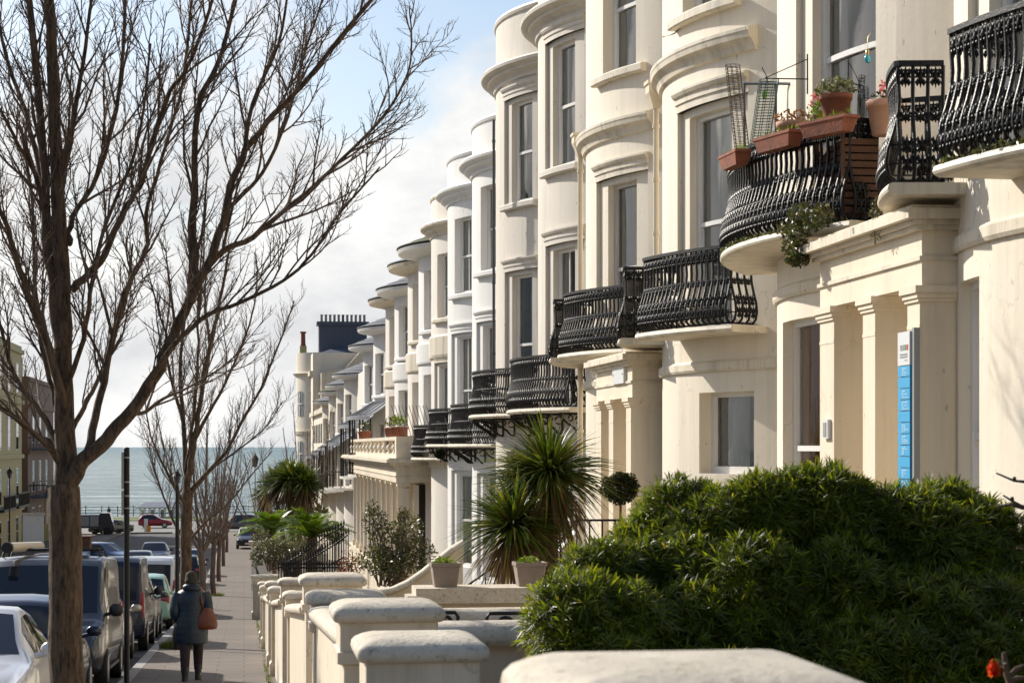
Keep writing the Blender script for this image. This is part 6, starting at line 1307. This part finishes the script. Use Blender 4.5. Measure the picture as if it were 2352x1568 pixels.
# street houses on the opposite side
def side_block(name, label, xf, y0, y1, ztop, m, bands, wins, wm='car_glass', doors=None):
    o = thing(name, label, 'house', (xf, (y0 + y1) / 2, g((y0 + y1) / 2)), 'houses across the street'); q = MB(); q.box(xf - 10, xf, y0, y1, g(y1) - 2, ztop); q.build('wall', m, o); q = MB()
    for z_ in bands: q.box(xf - 9.9, xf + .22, y0 - .12, y1 + .12, z_, z_ + .35)
    q.build('string_course', m, o)
    for (yy, z0, z1, w_) in wins:
        f = MB(); f.box(xf - .03, xf + .06, yy - w_ / 2 - .12, yy + w_ / 2 + .12, z0 - .1, z1 + .12); wq = f.build('window', 'paint_white', o); f = MB(); f.box(xf + .05, xf + .075, yy - w_ / 2, yy + w_ / 2, z0, (z0 + z1) / 2 - .04); f.box(xf + .05, xf + .075, yy - w_ / 2, yy + w_ / 2, (z0 + z1) / 2 + .04, z1); f.build('pane', wm, wq)
    return o
XL = -19.0
yh = side_block('terrace_house', 'yellow rendered house across the street with white sash windows', XL, 150, 176, 8.6, 'yellow_render', [-5.4, -1.0, 3.6, 7.9], [(yy, z0, z1, 1.5) for yy in (154, 160, 166, 172) for z0, z1 in ((-8.2, -6.0), (-4.6, -1.9), (-.2, 2.6), (4.6, 6.9))])
q = MB()
for yy in (158, 168):
    q.box(XL, XL + 1.1, yy - 4, yy + 4, -5.0, -4.8)
    for k in range(28): q.tube([(XL + 1.05, yy - 3.9 + k * .29, -4.8), (XL + 1.05, yy - 3.9 + k * .29, -3.8)], .025, 3)
    q.box(XL + 1.0, XL + 1.1, yy - 4, yy + 4, -3.85, -3.75)
q.build('balcony_grille', 'iron_black', yh)
for i, (y0, y1, zt, m, lab) in enumerate(((112, 150, 8.9, 'stucco_cream', 'cream rendered block across the street before the yellow house'), (70, 112, 10.5, 'stucco_soft', 'pale rendered block across the street, out past the picture edge'))):
    side_block('terrace_house', lab, XL, y0, y1, zt, m, [zt - 1], [(yy, -1, 2, 1.4) for yy in frange(y0 + 4, y1 - 4, 5)])
bk = side_block('seafront_block', 'tall brown brick seafront block with iron balconies across the street', XL + .1, 180, 204, 6.2, 'brown_brick', [-4.9, -.6, 3.4, 5.8], [(yy, z0, z1, 1.4) for yy in (184, 190, 196) for z0, z1 in ((-8.0, -5.6), (-4.0, -1.4), (.4, 2.6))])
q = MB(); q.box(XL - 3, XL - 1.2, 186, 188, 6.2, 8.2); q.build('chimney', 'brown_brick', bk)
for z0 in (-.35, -4.6):
    q = MB(); q.box(XL + .1, XL + 1.7, 181, 203.8, z0, z0 + .18); s_ = q.build('balcony', 'chimney_dark', bk); q = MB()
    for k in range(60): q.tube([(XL + 1.65, 181 + k * .385, z0 + .18), (XL + 1.65, 181 + k * .385, z0 + 1.15)], .03, 3)
    for yy in (181, 203.8):
        for k in range(6): q.tube([(XL + .2 + k * .28, yy, z0 + .18), (XL + .2 + k * .28, yy, z0 + 1.15)], .03, 3)
        q.box(XL + .1, XL + 1.7, yy - .04, yy + .04, z0 + 1.1, z0 + 1.2)
    q.box(XL + 1.6, XL + 1.7, 181, 203.8, z0 + 1.1, z0 + 1.2); q.build('railing_grille', 'iron_black', s_)
q = MB()
for yy in (182, 189, 196, 203): q.tube([(XL + 1.5, yy, g(yy)), (XL + 1.5, yy, -4.6)], .16, 8)
q.build('column_grille', 'wall_peach', bk); q = MB(); q.box(XL + .1, XL + 1.9, 180.5, 204, -9.2, -6.9); q.build('shop_base', 'yellow_render', bk)
o = thing('site_hoarding', 'white hoarding panel at the far side kerb below the brown block', 'hoarding', (at(75, 1220, 150).x, 150, g(150))); x0, x1 = at(52, 1220, 150).x, at(100, 1220, 150).x; q = MB(); q.box(x0, x1, 150, 150.15, g(150), at(75, 1182, 150).z); q.build('panel', 'stucco_white', o); q = MB(); q.box(x0 - .1, x1 + .1, 149.9, 150.25, at(75, 1182, 150).z, at(75, 1180, 150).z + .1); q.build('coping', 'coping', o)
